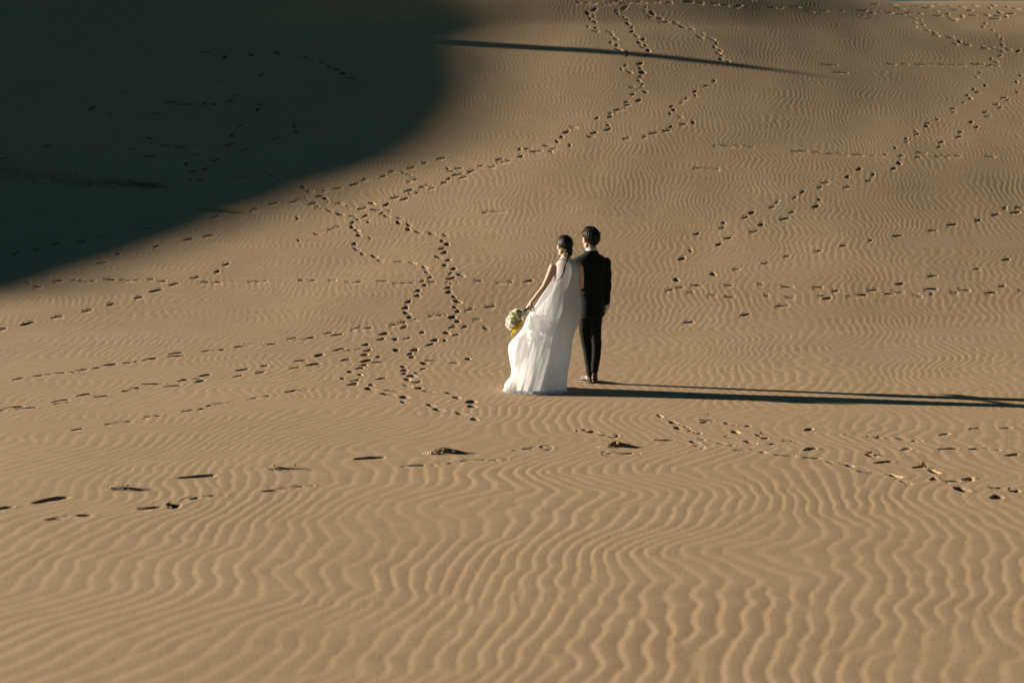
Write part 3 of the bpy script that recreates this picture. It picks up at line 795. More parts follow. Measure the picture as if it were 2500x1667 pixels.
def hair_shell(name, c, m, k, line, thick, mat, parent, seed, grain=.0022, nape=.10, bulge=None):
    """hair as a shell over the skull; line(az) gives the polar angle where it ends (az 0 = face, +-pi = nape)"""
    g = random.Random(seed)
    NA, NP = 144, 40
    ph = [g.uniform(0, 6.28) for _ in range(8)]
    v, f = [], []
    c = Vector(c)
    for j in range(NP + 1):
        for i in range(NA):
            az = 2 * math.pi * i / NA - math.pi
            end = line(az) + .05 * math.sin(9 * az + ph[0]) + .035 * math.sin(23 * az + ph[1]) + .02 * math.sin(41 * az + ph[2])
            t = j / NP
            th = end * t
            d = Vector((-math.sin(th) * math.sin(az), math.sin(th) * math.cos(az), math.cos(th)))
            rx, ry, rz = .0765, .0965, .090
            r = 1 / math.sqrt((d.x / rx) ** 2 + (d.y / ry) ** 2 + (d.z / rz) ** 2)
            low = max(0, -d.z) ** 1.2
            r *= 1 - nape * low                      # the head narrows to the nape
            edge = 1 - max(0, (t - .86) / .14) ** 2
            th_k = thick(az, t)
            gr = grain * (math.sin(26 * az + 5 * math.sin(3 * th + ph[3]) + ph[4]) + .7 * math.sin(47 * az + 3 * math.sin(5 * th) + ph[5]) + .5 * math.sin(11 * az + 9 * th + ph[6])) * min(1, 3 * th)
            r = r + (th_k + gr) * edge - .004 * (1 - edge)
            p = d * r + Vector((0, -.012, .028))
            if bulge: p = bulge(p, d, t)
            v.append(tuple(c + m @ (p * k)))
    for j in range(NP):
        for i in range(NA):
            f.append((j * NA + i, (j + 1) * NA + i, (j + 1) * NA + (i + 1) % NA, j * NA + (i + 1) % NA))
    o = mesh_obj(name, v, f, mat, parent)
    return o

def wisps(name, c, m, k, line, thick, mat, parent, seed, n, ln, lift, r=.0011, nape=.10):
    g = random.Random(seed)
    P, Rr = [], []
    for i in range(n):
        az = g.uniform(-math.pi, math.pi); th = (g.random() ** .7) * .97 * line(az)
        d = Vector((-math.sin(th) * math.sin(az), math.sin(th) * math.cos(az), math.cos(th)))
        r0 = 1 / math.sqrt((d.x / .0765) ** 2 + (d.y / .0965) ** 2 + (d.z / .090) ** 2) * (1 - nape * max(0, -d.z) ** 1.2) + thick(az, th / line(az)) - .003
        tn = Vector((-math.cos(th) * math.sin(az), math.cos(th) * math.cos(az), -math.sin(th)))
        sd = Vector((g.gauss(0, .35), g.gauss(0, .35), g.gauss(0, .2)))
        o0 = Vector((0, -.012, .028)); L = ln * g.uniform(.6, 1.3); lf = lift * g.uniform(.2, 1.3)
        Q = [o0 + d * r0, o0 + d * (r0 + lf * .8) + (tn + sd * .3) * L * .5, o0 + d * (r0 + lf) + (tn + sd) * L]
        P.append([Vector(c) + m @ (w * k) for w in Q]); Rr.append([r, r * .9, r * .4])
    o = locks(name, mat, parent, P, Rr, 4)
    o['kind'] = 'stuff'
    return o

def locks(name, mat, parent, list_pts, rads, n=7):
    S = Shape()
    for pts, r in zip(list_pts, rads): S.tube(pts, r, n=n)
    return mesh_obj(name, S.v, S.f, mat, parent)

# ------------------------------------------------------------------ people: materials
def skin_material(name, c):
    m, b, nt = new_mat(name, c, 0.5, 0.35)
    b.inputs['Subsurface Weight'].default_value = 0.25
    b.inputs['Subsurface Radius'].default_value = (0.012, 0.004, 0.002)
    b.inputs['Subsurface Scale'].default_value = 1.0
    noise_bump(m, b, nt, 220, 0.15, 0.001)
    return m
SKIN_M = skin_material('skin_warm', (0.50, 0.315, 0.215))
SKIN_F = skin_material('skin_light', (0.60, 0.42, 0.32))
def hair_material():
    m, b, nt = new_mat('black_hair', (0.006, 0.0055, 0.005), 0.55, 0.3)
    noise_bump(m, b, nt, 120, 0.5, 0.003, vec_scale=(1, 1, .15))
    return m
HAIR = hair_material()
def suit_material():
    m, b, nt = new_mat('black_wool', (0.006, 0.0085, 0.0078), 0.85, 0.2)
    b.inputs['Sheen Weight'].default_value = 0.10
    noise_bump(m, b, nt, 30, 0.35, 0.006, 6)
    return m
SUIT = suit_material()
def shirt_material():
    m, b, nt = new_mat('white_cotton', (0.72, 0.73, 0.76), 0.8, 0.2)
    noise_bump(m, b, nt, 90, 0.2, 0.002)
    return m
SHIRT = shirt_material()
def leather_material(name, c0, c1):
    m, b, nt = new_mat(name, c0, 0.45, 0.4)
    color_noise(nt, b, 30, c0, c1)
    return m
SHOE = leather_material('tan_leather', (0.035, 0.024, 0.018), (0.06, 0.042, 0.03))
SOLE = leather_material('dark_sole', (0.05, 0.035, 0.025), (0.09, 0.06, 0.04))
def fabric_material(name, base, trans, fac, sheer=0.0):
    m, b, nt = new_mat(name, base, 0.75, 0.2)
    tl = nt.nodes.new('ShaderNodeBsdfTranslucent')
    tl.inputs['Color'].default_value = (*trans, 1)
    mx = nt.nodes.new('ShaderNodeMixShader'); mx.inputs['Fac'].default_value = fac
    out = nt.nodes['Material Output']
    nt.links.new(b.outputs[0], mx.inputs[1]); nt.links.new(tl.outputs[0], mx.inputs[2])
    last = mx
    if sheer:
        tp = nt.nodes.new('ShaderNodeBsdfTransparent')
        last = nt.nodes.new('ShaderNodeMixShader'); last.inputs['Fac'].default_value = sheer
        nt.links.new(mx.outputs[0], last.inputs[1]); nt.links.new(tp.outputs[0], last.inputs[2])
    nt.links.new(last.outputs[0], out.inputs['Surface'])
    noise_bump(m, b, nt, 45, 0.25, 0.004, 6)
    return m
TULLE = fabric_material('white_tulle', (0.85, 0.87, 0.91), (0.90, 0.93, 0.98), 0.50, 0.25)
SATIN = fabric_material('white_satin', (0.80, 0.83, 0.87), (0.84, 0.88, 0.94), 0.45)

def zc(y_, x_): return float(macro(np.array([x_]), np.array([y_]))[0])

# ------------------------------------------------------------------ the groom
def make_man():
    X, Y = 0.904, 16.02
    root = empty('person', (X, Y, zc(Y, X)))
    tag(root, 'man in a black suit seen from behind, standing close beside the bride', 'person', 'couple walking on the sand')
    B = Shape()
    # legs and feet
    hipL, hipR = (-.080, 0, .86), (.058, 0, .86)
    legL = [(-.076, .0, .84), (-.083, .03, .63), (-.072, .055, .52), (-.055, .065, .43), (-.036, .075, .31), (-.024, .082, .215), (-.010, .085, .08)]
    legR = [(.050, -.005, .84), (.040, -.002, .63), (.046, .002, .52), (.054, .012, .43), (.050, .030, .31), (.040, .045, .215), (.034, .055, .09)]
    B.tube(legL, [.062, .052, .044, .040, .036, .032, .028]); B.tube(legR, [.062, .052, .044, .040, .036, .032, .028])
    B.tube([(-.012, .085, .06), (-.05, .14, .045), (-.10, .20, .035)], [.032, .034, .028])
    B.tube([(.034, .045, .075), (.036, .11, .05), (.04, .18, .035)], [.032, .034, .028])
    # trunk
    B.hloft([(.80, -.008, 0, .10, .08), (.88, -.01, 0, .145, .10), (1.0, -.012, .0, .135, .095), (1.15, -.016, 0, .145, .10), (1.30, -.02, 0, .165, .108), (1.38, -.022, 0, .165, .095), (1.43, -.022, 0, .13, .075), (1.47, -.015, .0, .07, .06)])
    B.tube([(-.012, -.005, 1.44), (-.010, .0, 1.52), (-.014, .012, 1.60)], [.066, .056, .055])
    yaw, tilt = R(28), R(-4)
    hc = (-.024, .008, 1.628)
    hm = head(B, hc, yaw, tilt, 1.03, 1.08)
    # arms
    aR = [(.150, 0, 1.395), (.163, -.012, 1.27), (.168, -.025, 1.14), (.163, .0, 1.0), (.166, .022, .875)]
    aL = [(-.195, 0, 1.375), (-.228, -.01, 1.25), (-.245, -.02, 1.125), (-.235, .10, 1.08), (-.205, .22, 1.05)]
    B.tube(aR, [.050, .046, .038, .034, .026]); B.tube(aL, [.050, .046, .038, .034, .026])
    hand(B, aR[-1], (-.28, .16, -1), (-1, .25, .15), 1.02, (22, 30, 20), thumb=-1)
    hand(B, aL[-1], (.1, 1, -.15), (.5, 0, -1), 1.02, (28, 38, 25), thumb=1)
    B.build('body', SKIN_M, root, .0042, 4, .30)
    # hair
    def line(az):
        a = abs(az)
        return np.interp(a, [0, .7, 1.15, 1.45, 1.75, 2.1, 2.6, 3.1416], [.80, .85, 1.05, 1.52, 1.95, 2.28, 2.62, 2.72])
    def thick(az, t):
        top = math.exp(-(t / .5) ** 2)
        side = math.exp(-((abs(az) - 1.6) / .8) ** 2)
        return .018 + .008 * top + .009 * side * (1 - t) - .013 * max(0, t - .65) / .35
    hair_shell('hair', hc, hm, 1.03, line, thick, HAIR, root, 4, .0018, -.10)
    g = random.Random(19)
    tufts, rads = [], []
    for i in range(34):
        az = g.uniform(-math.pi, math.pi); th = g.uniform(.1, .93) * line(az)
        d0 = Vector((-math.sin(th) * math.sin(az), math.sin(th) * math.cos(az), math.cos(th)))
        r0 = 1 / math.sqrt((d0.x / .0765) ** 2 + (d0.y / .0965) ** 2 + (d0.z / .090) ** 2) * (1 + .10 * max(0, -d0.z) ** 1.2) + thick(az, th / line(az)) - .004
        tn = Vector((-math.cos(th) * math.sin(az), math.cos(th) * math.cos(az), -math.sin(th)))
        sd = Vector((g.gauss(0, .5), g.gauss(0, .5), 0))
        o0 = Vector((0, -.012, .028))
        P = [o0 + d0 * r0, o0 + d0 * (r0 + .0035) + (tn + sd * .3) * .013, o0 + d0 * (r0 + .003) + (tn + sd * .7) * .027]
        tufts.append([Vector(hc) + hm @ (w * 1.03) for w in P]); rads.append([.0045, .0036, .0012])
    locks('hair_tufts', HAIR, root, tufts, rads, 5)['kind'] = 'stuff'
    wisps('hair_strands', hc, hm, 1.03, line, thick, HAIR, root, 55, 420, .026, .007, .0013, -.10)
    # jacket: one fused shell of trunk and both sleeves
    J = Shape()
    J.hloft([(.772, -.006, .004, .142, .116, 2.4), (.80, -.006, .002, .145, .118, 2.4), (.90, -.008, 0, .150, .120), (1.0, -.010, 0, .150, .112), (1.08, -.013, 0, .155, .110), (1.18, -.017, 0, .172, .116), (1.29, -.021, 0, .190, .120), (1.36, -.023, 0, .196, .112), (1.405, -.024, 0, .196, .100), (1.435, -.022, 0, .165, .088), (1.462, -.018, 0, .115, .078), (1.49, -.014, 0, .078, .070)])
    J.tube([(.148, 0, 1.392), (.158, -.006, 1.30), (.163, -.016, 1.22), (.168, -.025, 1.14), (.163, -.008, 1.03), (.164, .020, .895)], [.060, .0575, .053, .049, .045, .0385], n=18)
    J.tube([(-.195, 0, 1.372), (-.222, -.006, 1.27), (-.245, -.02, 1.125), (-.235, .10, 1.08), (-.212, .19, 1.056)], [.060, .056, .050, .045, .039], n=18)
    def wr(co):
        x, y, z = co[:, 0], co[:, 1], co[:, 2]
        w = .0030 * np.sin(46 * z + 14 * x + 2 * np.sin(21 * x)) * (np.abs(x + .02) > .13) + .0026 * np.sin(30 * z - 25 * x) * np.exp(-((z - 1.05) / .1) ** 2)
        vent = -.007 * np.exp(-((x + .008) / .006) ** 2) * (y < -.05) * (z < .98)
        seam = -.0012 * np.exp(-((x + .018) / .004) ** 2) * (y < -.05)
        return w + vent + seam
    jk = J.build('jacket', SUIT, root, .006, 3, .5, wr)
    # jacket collar and shirt collar
    def collar(name, mat, parent, z0, z1, r0, r1, cx, cy, drop, ry=1.0, th=.006):
        n = 40; v, f = [], []
        for (z, r, t) in ((z0, r0, 0), (z1, r1, 0), (z1, r1 - th, 0), (z0, r0 - th, 0)):
            for i in range(n):
                q = 2 * math.pi * i / n
                fr = max(0, math.sin(q))              # falls towards the front
                v.append((cx + r * math.cos(q), cy + r * ry * math.sin(q), z - drop * fr))
        for k in range(4):
            for i in range(n):
                f.append((k * n + i, k * n + (i + 1) % n, ((k + 1) % 4) * n + (i + 1) % n, ((k + 1) % 4) * n + i))
        return mesh_obj(name, v, f, mat, parent)
    collar('collar', SUIT, jk, 1.462, 1.512, .098, .071, -.014, 0, .05, .92)
    collar('shirt_collar', SHIRT, root, 1.48, 1.540, .066, .0625, -.012, .004, .022, 1.0)
    cf = Shape(); cf.tube([(.1635, .016, .905), (.166, .024, .868)], [.0345, .034], n=18)
    mesh_obj('shirt_cuff', cf.v, cf.f, SHIRT, root)
    cf = Shape(); cf.tube([(-.214, .18, 1.057), (-.204, .225, 1.049)], [.0345, .034], n=18)
    mesh_obj('shirt_cuff', cf.v, cf.f, SHIRT, root)
    bt = Shape()
    for k in range(3): bt.ball((.158 + .002 * k, -.022 + .004 * k, .912 + .018 * k), (.004, .003, .004), n=6)
    for k, o3 in enumerate(range(3)):
        bs = Shape(); bs.ball((.172, -.016 + .003 * k, .915 + .018 * k), (.005, .004, .005), n=6)
        mesh_obj('button', bs.v, bs.f, HAIR, jk)
    # trousers
    T = Shape()
    T.hloft([(.98, -.010, 0, .138, .10), (.90, -.008, 0, .140, .108), (.82, -.010, .002, .140, .112), (.75, -.014, .003, .134, .108)])
    T.tube([(-.076, .0, .84), (-.080, .012, .74), (-.083, .03, .63), (-.072, .055, .52), (-.055, .065, .43), (-.036, .075, .31), (-.024, .082, .215), (-.010, .085, .10)], [.076, .075, .068, .060, .056, .052, .049, .045], n=20)
    T.tube([(.050, -.005, .84), (.043, -.005, .74), (.040, -.002, .63), (.046, .002, .52), (.054, .012, .43), (.050, .030, .31), (.040, .045, .215), (.034, .053, .150)], [.080, .075, .067, .062, .058, .053, .049, .045], n=20)
    def wt(co):
        x, y, z = co[:, 0], co[:, 1], co[:, 2]
        return .0020 * np.sin(38 * z + 20 * x) * np.exp(-((z - .48) / .12) ** 2) + .0022 * np.sin(60 * z) * np.exp(-((z - .17) / .07) ** 2)
    T.build('trousers', SUIT, root, .0055, 3, .5, wt)
    # shoes
    def shoe(heel, d, lift, name='shoe'):
        d = Vector((d[0], d[1], 0)).normalized(); h = Vector(heel)
        up = Vector((0, 0, 1))
        def P(t, z): return h + d * t + up * (z + lift * max(0, 1 - t / .17))
        S = Shape()
        S.tube([P(.02, .035), P(.07, .040), P(.13, .036), P(.19, .028), P(.235, .022)], [(.034, .030), (.034, .030), (.040, .027), (.042, .020), (.030, .015)], n=18, flat=up)
        S.tube([P(.035, .03), P(.04, .085)], [(.034, .036), (.036, .042)], n=16, flat=d)
        sh = S.build(name, SHOE, root, .005, 3, .6)
        Q = Shape()
        n = 28; out = []
        for i in range(n):
            q = 2 * math.pi * i / n
            t = .125 + .137 * math.cos(q)
            w = .040 * abs(math.sin(q)) ** .6 * math.copysign(1, math.sin(q)) * (1 + .12 * math.cos(q))
            out.append((t, w))
        s = d.cross(up)
        Q.grid([[P(t, -.004) + s * w for t, w in out], [P(t, .008) + s * w * 1.04 for t, w in out], [P(t, .017) + s * w * .98 for t, w in out]])
        mesh_obj('sole', Q.v, Q.f, SOLE, sh)
        L = Shape()
        for k in range(4):
            t = .085 + .022 * k
            L.tube([P(t, .058 - .006 * k) + s * .022, P(t + .006, .068 - .007 * k), P(t, .058 - .006 * k) - s * .022], [.0032] * 3, n=6)
        mesh_obj('laces', L.v, L.f, SHIRT, sh)
        return sh
    shoe((.012, .055, .004), (-.62, .78), 0.0)
    shoe((.032, .018, .004), (.06, 1), 0.02)
    sk = Shape(); sk.tube([(.034, .053, .17), (.034, .053, .10)], [.033, .034], n=16)
    mesh_obj('sock', sk.v, sk.f, SOLE, root)
    sk = Shape(); sk.tube([(-.010, .085, .13), (-.008, .085, .075)], [.033, .034], n=16)
    mesh_obj('sock', sk.v, sk.f, SOLE, root)
    return root
MAN = make_man()

# ------------------------------------------------------------------ the bride
BX, BY = 0.589, 15.61
BZ = zc(BY, BX)
def smooth1(a, n):
    k = np.ones(n) / n
    return np.convolve(np.pad(a, n // 2, mode='edge'), k, mode='valid')[:len(a)]
def make_bride():
    root = empty('person', (BX, BY, BZ))
    tag(root, 'woman in a flowing white halter wedding gown seen from behind, bouquet in hand', 'person', 'couple walking on the sand')
    B = Shape()
    B.tube([(-.085, 0, .84), (-.105, .02, .47), (-.115, .0, .09)], [.078, .050, .032]); B.tube([(.045, 0, .84), (-.02, .03, .47), (-.06, .05, .09)], [.078, .050, .032])
    B.tube([(-.115, -.01, .055), (-.118, .06, .04), (-.12, .14, .022)], [.028, .030, .024]); B.tube([(-.06, .04, .055), (-.055, .11, .04), (-.05, .19, .022)], [.028, .030, .024])
    B.hloft([(.78, -.03, 0, .10, .085), (.88, -.022, 0, .155, .11), (.98, -.012, 0, .135, .095), (1.08, -.004, 0, .110, .082), (1.20, .002, .0, .125, .092), (1.30, .006, 0, .138, .090), (1.365, .006, 0, .135, .072), (1.405, .004, -.004, .095, .055), (1.43, .002, -.004, .055, .048)])
    B.tube([(.002, -.004, 1.40), (-.004, .002, 1.47), (-.010, .012, 1.54)], [.050, .043, .044])
    yaw, tilt = R(20), R(-6)
    hc = (-.014, .012, 1.575)
    hm = head(B, hc, yaw, tilt, .97, .92)
    aL = [(-.140, .0, 1.355), (-.185, -.03, 1.24), (-.238, -.06, 1.135), (-.315, -.065, 1.04), (-.378, -.07, .965)]
    aR = [(.150, 0, 1.35), (.166, -.005, 1.24), (.168, .01, 1.135), (.140, .14, 1.11), (.110, .265, 1.10)]
    B.tube(aL, [.041, .037, .031, .029, .0215]); B.tube(aR, [.041, .037, .031, .029, .0215])
    hand(B, aL[-1], (-.42, -.05, -.90), (.45, .75, -.25), .90, (48, 58, 40), thumb=1, thumb_in=.6)
    hand(B, aR[-1], (-.45, .85, .0), (-.7, -.3, -.6), .90, (30, 40, 30), thumb=-1)
    B.build('body', SKIN_F, root, .0040, 4, .30)
    # sleek hair gathered low
    def line(az):
        a = abs(az)
        return np.interp(a, [0, .6, 1.0, 1.35, 1.7, 2.1, 2.6, 3.1416], [.70, .80, 1.10, 1.62, 1.98, 2.15, 2.28, 2.30])
    def thick(az, t): return .010 + .004 * math.exp(-(t / .4) ** 2) + .010 * t * max(0, -math.cos(az))
    hr = hair_shell('hair', hc, hm, .97, line, thick, HAIR, root, 9, .0010)
    wisps('hair_strands', hc, hm, .97, line, thick, HAIR, root, 56, 200, .045, .0035, .0009)
    S = Shape()
    bc = Vector(hc) + hm @ Vector((.012, -.088, -.052))
    S.ball(bc, (.047, .036, .044)); S.ball(bc + Vector((.012, .006, -.03)), (.034, .030, .030)); S.ball(bc + Vector((-.012, .01, .03)), (.045, .03, .045))
    S.build('bun', HAIR, hr, .005, 6, .6, lambda co: .0018 * np.sin(220 * co[:, 2] + 60 * co[:, 0]))
    tail = [(.018, -.098, 1.475), (.008, -.112, 1.44), (-.004, -.122, 1.40), (-.014, -.130, 1.36), (-.020, -.136, 1.325), (-.034, -.142, 1.285), (-.056, -.146, 1.25), (-.078, -.148, 1.222), (-.096, -.148, 1.205)]
    rd = [.011, .0085, .0075, .007, .0068, .006, .005, .004, .002]
    locks('hair_tail', HAIR, hr, [tail, [(p[0] + .010 * math.sin(i * 1.3), p[1] - .003, p[2] + .002) for i, p in enumerate(tail)], [(.03, -.09, 1.47), (.034, -.108, 1.43), (.038, -.118, 1.405)], [(-.03, -.06, 1.46), (-.06, -.05, 1.437), (-.082, -.03, 1.425)]], [rd, [r * .7 for r in rd], [.004, .003, .0015], [.005, .004, .002]])
    # gown: measured outline left and right, folds running down it
    zL = [1.452, 1.438, 1.41, 1.374, 1.306, 1.229, 1.147, 1.057, .957, .88, .82, .75, .70, .657, .60, .55, .499, .43, .345, .277, .254, .172, .136, .077, .027, 0]
    xL = [-.048, -.066, -.096, -.110, -.120, -.138, -.19, -.255, -.315, -.375, -.42, -.445, -.46, -.485, -.54, -.60, -.628, -.63, -.617, -.605, -.592, -.59, -.62, -.668, -.672, -.655]
    zR = [1.452, 1.438, 1.41, 1.374, 1.306, 1.229, 1.147, 1.057, .957, .853, .748, .657, .59, .506, .404, .32, .263, .20, .12, .05, 0]
    xR = [.048, .064, .105, .138, .152, .150, .150, .157, .168, .172, .154, .113, .086, .0726, .0617, .05, .035, .022, .020, .016, -.012]
    zD = [1.452, 1.40, 1.33, 1.2, 1.08, .95, .8, .6, .4, .2, 0]
    yD = [.052, .078, .108, .124, .132, .160, .185, .205, .225, .26, .31]
    zY = [1.452, 1.2, .9, .6, .3, .12, 0]
    yC = [-.004, -.012, -.02, -.03, -.05, -.09, -.12]
    NT, NA = 190, 260
    zz = np.linspace(1.452, 0.004, NT)
    def curve(z, x): return smooth1(np.interp(zz[::-1], z[::-1], x[::-1])[::-1], 9)
    Lx, Rx, Dy, Cy = curve(zL, xL), curve(zR, xR), curve(zD, yD), curve(zY, yC)
    Lx[:5] = np.interp(zz[:5][::-1], zL[::-1], xL[::-1])[::-1]; Rx[:5] = np.interp(zz[:5][::-1], zR[::-1], xR[::-1])[::-1]
    def gown(name, mat, shrinkL, amp, seed, zend=0.0, hem=.012, z_from=0):
        g = np.random.default_rng(seed)
        th = np.linspace(0, 2 * np.pi, NA, endpoint=False)
        T, Z = np.meshgrid(th, zz[z_from:])
        l = Lx[z_from:, None]; r = Rx[z_from:, None] - (.006 if shrinkL else 0)
        if shrinkL: l = np.maximum(l + .015, r - np.interp(Z, [0, .5, 1.0, 1.45], [.50, .46, .33, .12]))
        hw = (r - l) / 2; cx = (r + l) / 2
        hd = Dy[z_from:, None] * (.9 if shrinkL else 1); cy = Cy[z_from:, None]
        c, s = np.cos(T), np.sin(T)
        down = np.clip((1.36 - Z) / 1.36, 0, 1)
        fold = np.zeros_like(T)
        X0 = cx + hw * c
        back = np.where(s < 0, 0.0, 2.1)
        for i in range(9):
            lam = g.uniform(.10, .34); ph = g.uniform(0, 6.28); sl = g.normal(.24, .07)
            zc0 = g.uniform(-.1, .8); zw = g.uniform(.3, .7)
            fold += np.sin(2 * np.pi * (X0 - sl * Z + .02 * np.sin(3.1 * Z + ph)) / lam + ph + back) * lam ** .5 * np.exp(-((Z - zc0) / zw) ** 2)
        fine = np.zeros_like(T)
        for i in range(8):
            lam = g.uniform(.025, .07); ph = g.uniform(0, 6.28); zc0 = g.uniform(0, 1.1)
            fine += np.sin(2 * np.pi * (X0 - g.normal(.24, .12) * Z) / lam + ph + 1.5 * np.sin(5 * Z + ph)) * np.exp(-((Z - zc0) / .3) ** 2)
        fold = fold / np.std(fold) + .10 * fine / np.std(fine)
        a = amp * (.10 + 1.0 * down ** 1.1) * np.clip((1.40 - Z) / .25, 0, 1)
        # pulled creases fan out from the hand
        fan = np.exp(-((Z - .66) / .20) ** 2) * np.clip((-.05 - (cx + hw * c)) / .3, 0, 1)
        ang = np.arctan2(Z - .90, (cx + hw * c) + .40)
        crease = .016 * fan * np.sin(13 * ang + 1.5)
        off = (a * fold + crease) * (.30 + .70 * np.abs(s))
        nx = c / np.maximum(hw, .03); ny = s / hd
        nl = np.hypot(nx, ny)
        Xs = cx + hw * c + off * nx / nl * .55
        Ys = cy + hd * s + off * ny / nl * 1.15
        Zs = Z + (hem * np.sin(9 * T + seed) + hem * .7 * np.sin(23 * T) + hem * .4 * np.sin(51 * T)) * np.clip((.12 - Z) / .12, 0, 1) + zend * np.clip((.5 - Z) / .5, 0, 1)
        # the hem spreads on the sand
        Xs += (c * .02 + .012 * np.sin(17 * T)) * np.clip((.05 - Z) / .05, 0, 1)
        Zs = np.maximum(Zs, .004)
        n0 = len(zz) - z_from
        v = np.stack([Xs, Ys, Zs], -1).reshape(-1, 3)
        f = [(k * NA + i, k * NA + (i + 1) % NA, (k + 1) * NA + (i + 1) % NA, (k + 1) * NA + i) for k in range(n0 - 1) for i in range(NA)]
        return mesh_obj(name, v, f, mat, root)
    gw = gown('gown', SATIN, True, .010, 5, .0, .008)
    ov = gown('tulle_overlay', TULLE, False, .0120, 31, .0, .020)
    # neck band of the halter
    n = 40; v, f = [], []
    for (z, r) in ((1.438, .070), (1.462, .052), (1.462, .047), (1.438, .064)):
        for i in range(n):
            q = 2 * math.pi * i / n
            v.append((.0 + r * math.cos(q), -.002 + r * .9 * math.sin(q), z + .006 * math.sin(q)))
    for k in range(4):
        for i in range(n):
            f.append((k * n + i, k * n + (i + 1) % n, ((k + 1) % 4) * n + (i + 1) % n, ((k + 1) % 4) * n + i))
    mesh_obj('neck_band', v, f, SATIN, root)
    # frayed lace along the hem
    g = random.Random(77); v, f = [], []
    for i in range(700):
        q = g.uniform(math.pi, 2 * math.pi) if g.random() < .8 else g.uniform(0, math.pi)
        x = (-.655 - .012) / 2 + (.655 - .012) / 2 * math.cos(q) * 1.02; y = -.12 + .312 * math.sin(q)
        w = g.uniform(.006, .020); h = g.uniform(.012, .045)
        b0 = len(v)
        dx, dy = g.uniform(-.03, .03), math.sin(q) * g.uniform(.0, .05)
        v += [(x - w, y, h), (x + w, y, h), (x + w * .4 + dx, y + dy, .003), (x - w * .4 + dx, y + dy, .003)]
        f.append((b0, b0 + 1, b0 + 2, b0 + 3))
    tag(mesh_obj('lace_hem', v, f, TULLE, root), kind='stuff')
    # flowers pinned behind the ear
    for i in range(13):
        t = i / 12
        p = Vector(hc) + hm @ Vector((-.072 + .058 * t + g.uniform(-.006, .006), -.070 - .030 * t, -.030 - .052 * t + g.uniform(-.008, .008)))
        fl = mesh_obj('hair_flower', *small_flower(g, g.uniform(.009, .014)), PETAL_SMALL[(0, 1, 0, 2, 1, 0, 1, 2, 0, 1, 2, 2, 1)[i]], hr)
        fl.location = p
        fl.rotation_euler = (R(90) + g.uniform(-.6, .6), g.uniform(-.6, .6), g.uniform(-.6, .6))
    return root

# ------------------------------------------------------------------ flowers
def petal_material(name, c0, c1):
    m, b, nt = new_mat(name, c0, 0.6, 0.3)
    color_noise(nt, b, 40, c0, c1)
    tl = nt.nodes.new('ShaderNodeBsdfTranslucent'); tl.inputs['Color'].default_value = (*c1, 1)
    mx = nt.nodes.new('ShaderNodeMixShader'); mx.inputs['Fac'].default_value = .42
    nt.links.new(b.outputs[0], mx.inputs[1]); nt.links.new(tl.outputs[0], mx.inputs[2])
    nt.links.new(mx.outputs[0], nt.nodes['Material Output'].inputs['Surface'])
    return m
CREAM = petal_material('cream_petal', (0.74, 0.74, 0.50), (0.84, 0.84, 0.66))
WHITE = petal_material('white_petal', (0.84, 0.84, 0.83), (0.88, 0.88, 0.87))
YELLOW = petal_material('yellow_petal', (0.74, 0.55, 0.03), (0.85, 0.70, 0.10))
GREENISH = petal_material('green_petal', (0.42, 0.47, 0.16), (0.55, 0.58, 0.26))
LEAF = petal_material('bouquet_leaf', (0.02, 0.05, 0.018), (0.05, 0.09, 0.03))
STEM = petal_material('stem_green', (0.05, 0.09, 0.03), (0.08, 0.12, 0.04))
PETAL_SMALL = [GREENISH, YELLOW, LEAF]

def small_flower(g, r):
    v, f = [], []
    n = 5
    for i in range(n):
        q = 2 * math.pi * i / n + g.uniform(-.15, .15)
        c, s = math.cos(q), math.sin(q)
        b = len(v)
        for (t, w, h) in ((0, .12, 0), (.55, .42, .25), (1, .22, .38)):
            v.append((r * (t * c - w * s), r * (t * s + w * c), r * h)); v.append((r * (t * c + w * s), r * (t * s - w * c), r * h))
        f += [(b, b + 1, b + 3, b + 2), (b + 2, b + 3, b + 5, b + 4)]
    b = len(v)
    v += [(0, 0, r * .5)] + [(r * .25 * math.cos(k * 1.2566), r * .25 * math.sin(k * 1.2566), r * .15) for k in range(5)]
    f += [(b, b + 1 + k, b + 1 + (k + 1) % 5) for k in range(5)]
    return v, f

def rose_mesh(g, r):
    """whorls of cupped petals, opening outwards"""
    v, f = [], []
    for ring, (n, tilt, rad, h) in enumerate(((3, .1, .25, .95), (4, .3, .45, .95), (5, .55, .70, .85), (6, .9, 1.0, .65))):
        for i in range(n):
            q = 2 * math.pi * i / n + ring * .6 + g.uniform(-.15, .15)
            hw = math.pi / n * 1.25
            b = len(v)
            for a in range(5):
                for k in range(5):
                    u = (a / 4 - .5) * 2; t = k / 4
                    rr = r * rad * (.35 + .65 * math.sin(t * 1.5)) * (1 + .25 * tilt * t * t)
                    aa = q + hw * u * (1 - .25 * t * t)
                    z = r * h * (t * 1.05 - .25 * tilt * t ** 3 - .12 * u * u * t) + g.uniform(-.02, .02) * r
                    v.append((rr * math.cos(aa), rr * math.sin(aa), z))
            for a in range(4):
                for k in range(4):
                    f.append((b + a * 5 + k, b + (a + 1) * 5 + k, b + (a + 1) * 5 + k + 1, b + a * 5 + k + 1))
    return v, f

def leaf_mesh(g, L, W):
    v, f = [], []
    for k in range(6):
        t = k / 5
        w = W * math.sin(math.pi * (t * .92 + .06)) ** .8
        z = .18 * L * math.sin(t * 2.2)
        v += [(-w, L * t, z + .25 * w), (0, L * t, z), (w, L * t, z + .25 * w)]
    for k in range(5):
        for s in (0, 1):
            a = k * 3 + s
            f.append((a, a + 1, a + 4, a + 3))
    return v, f

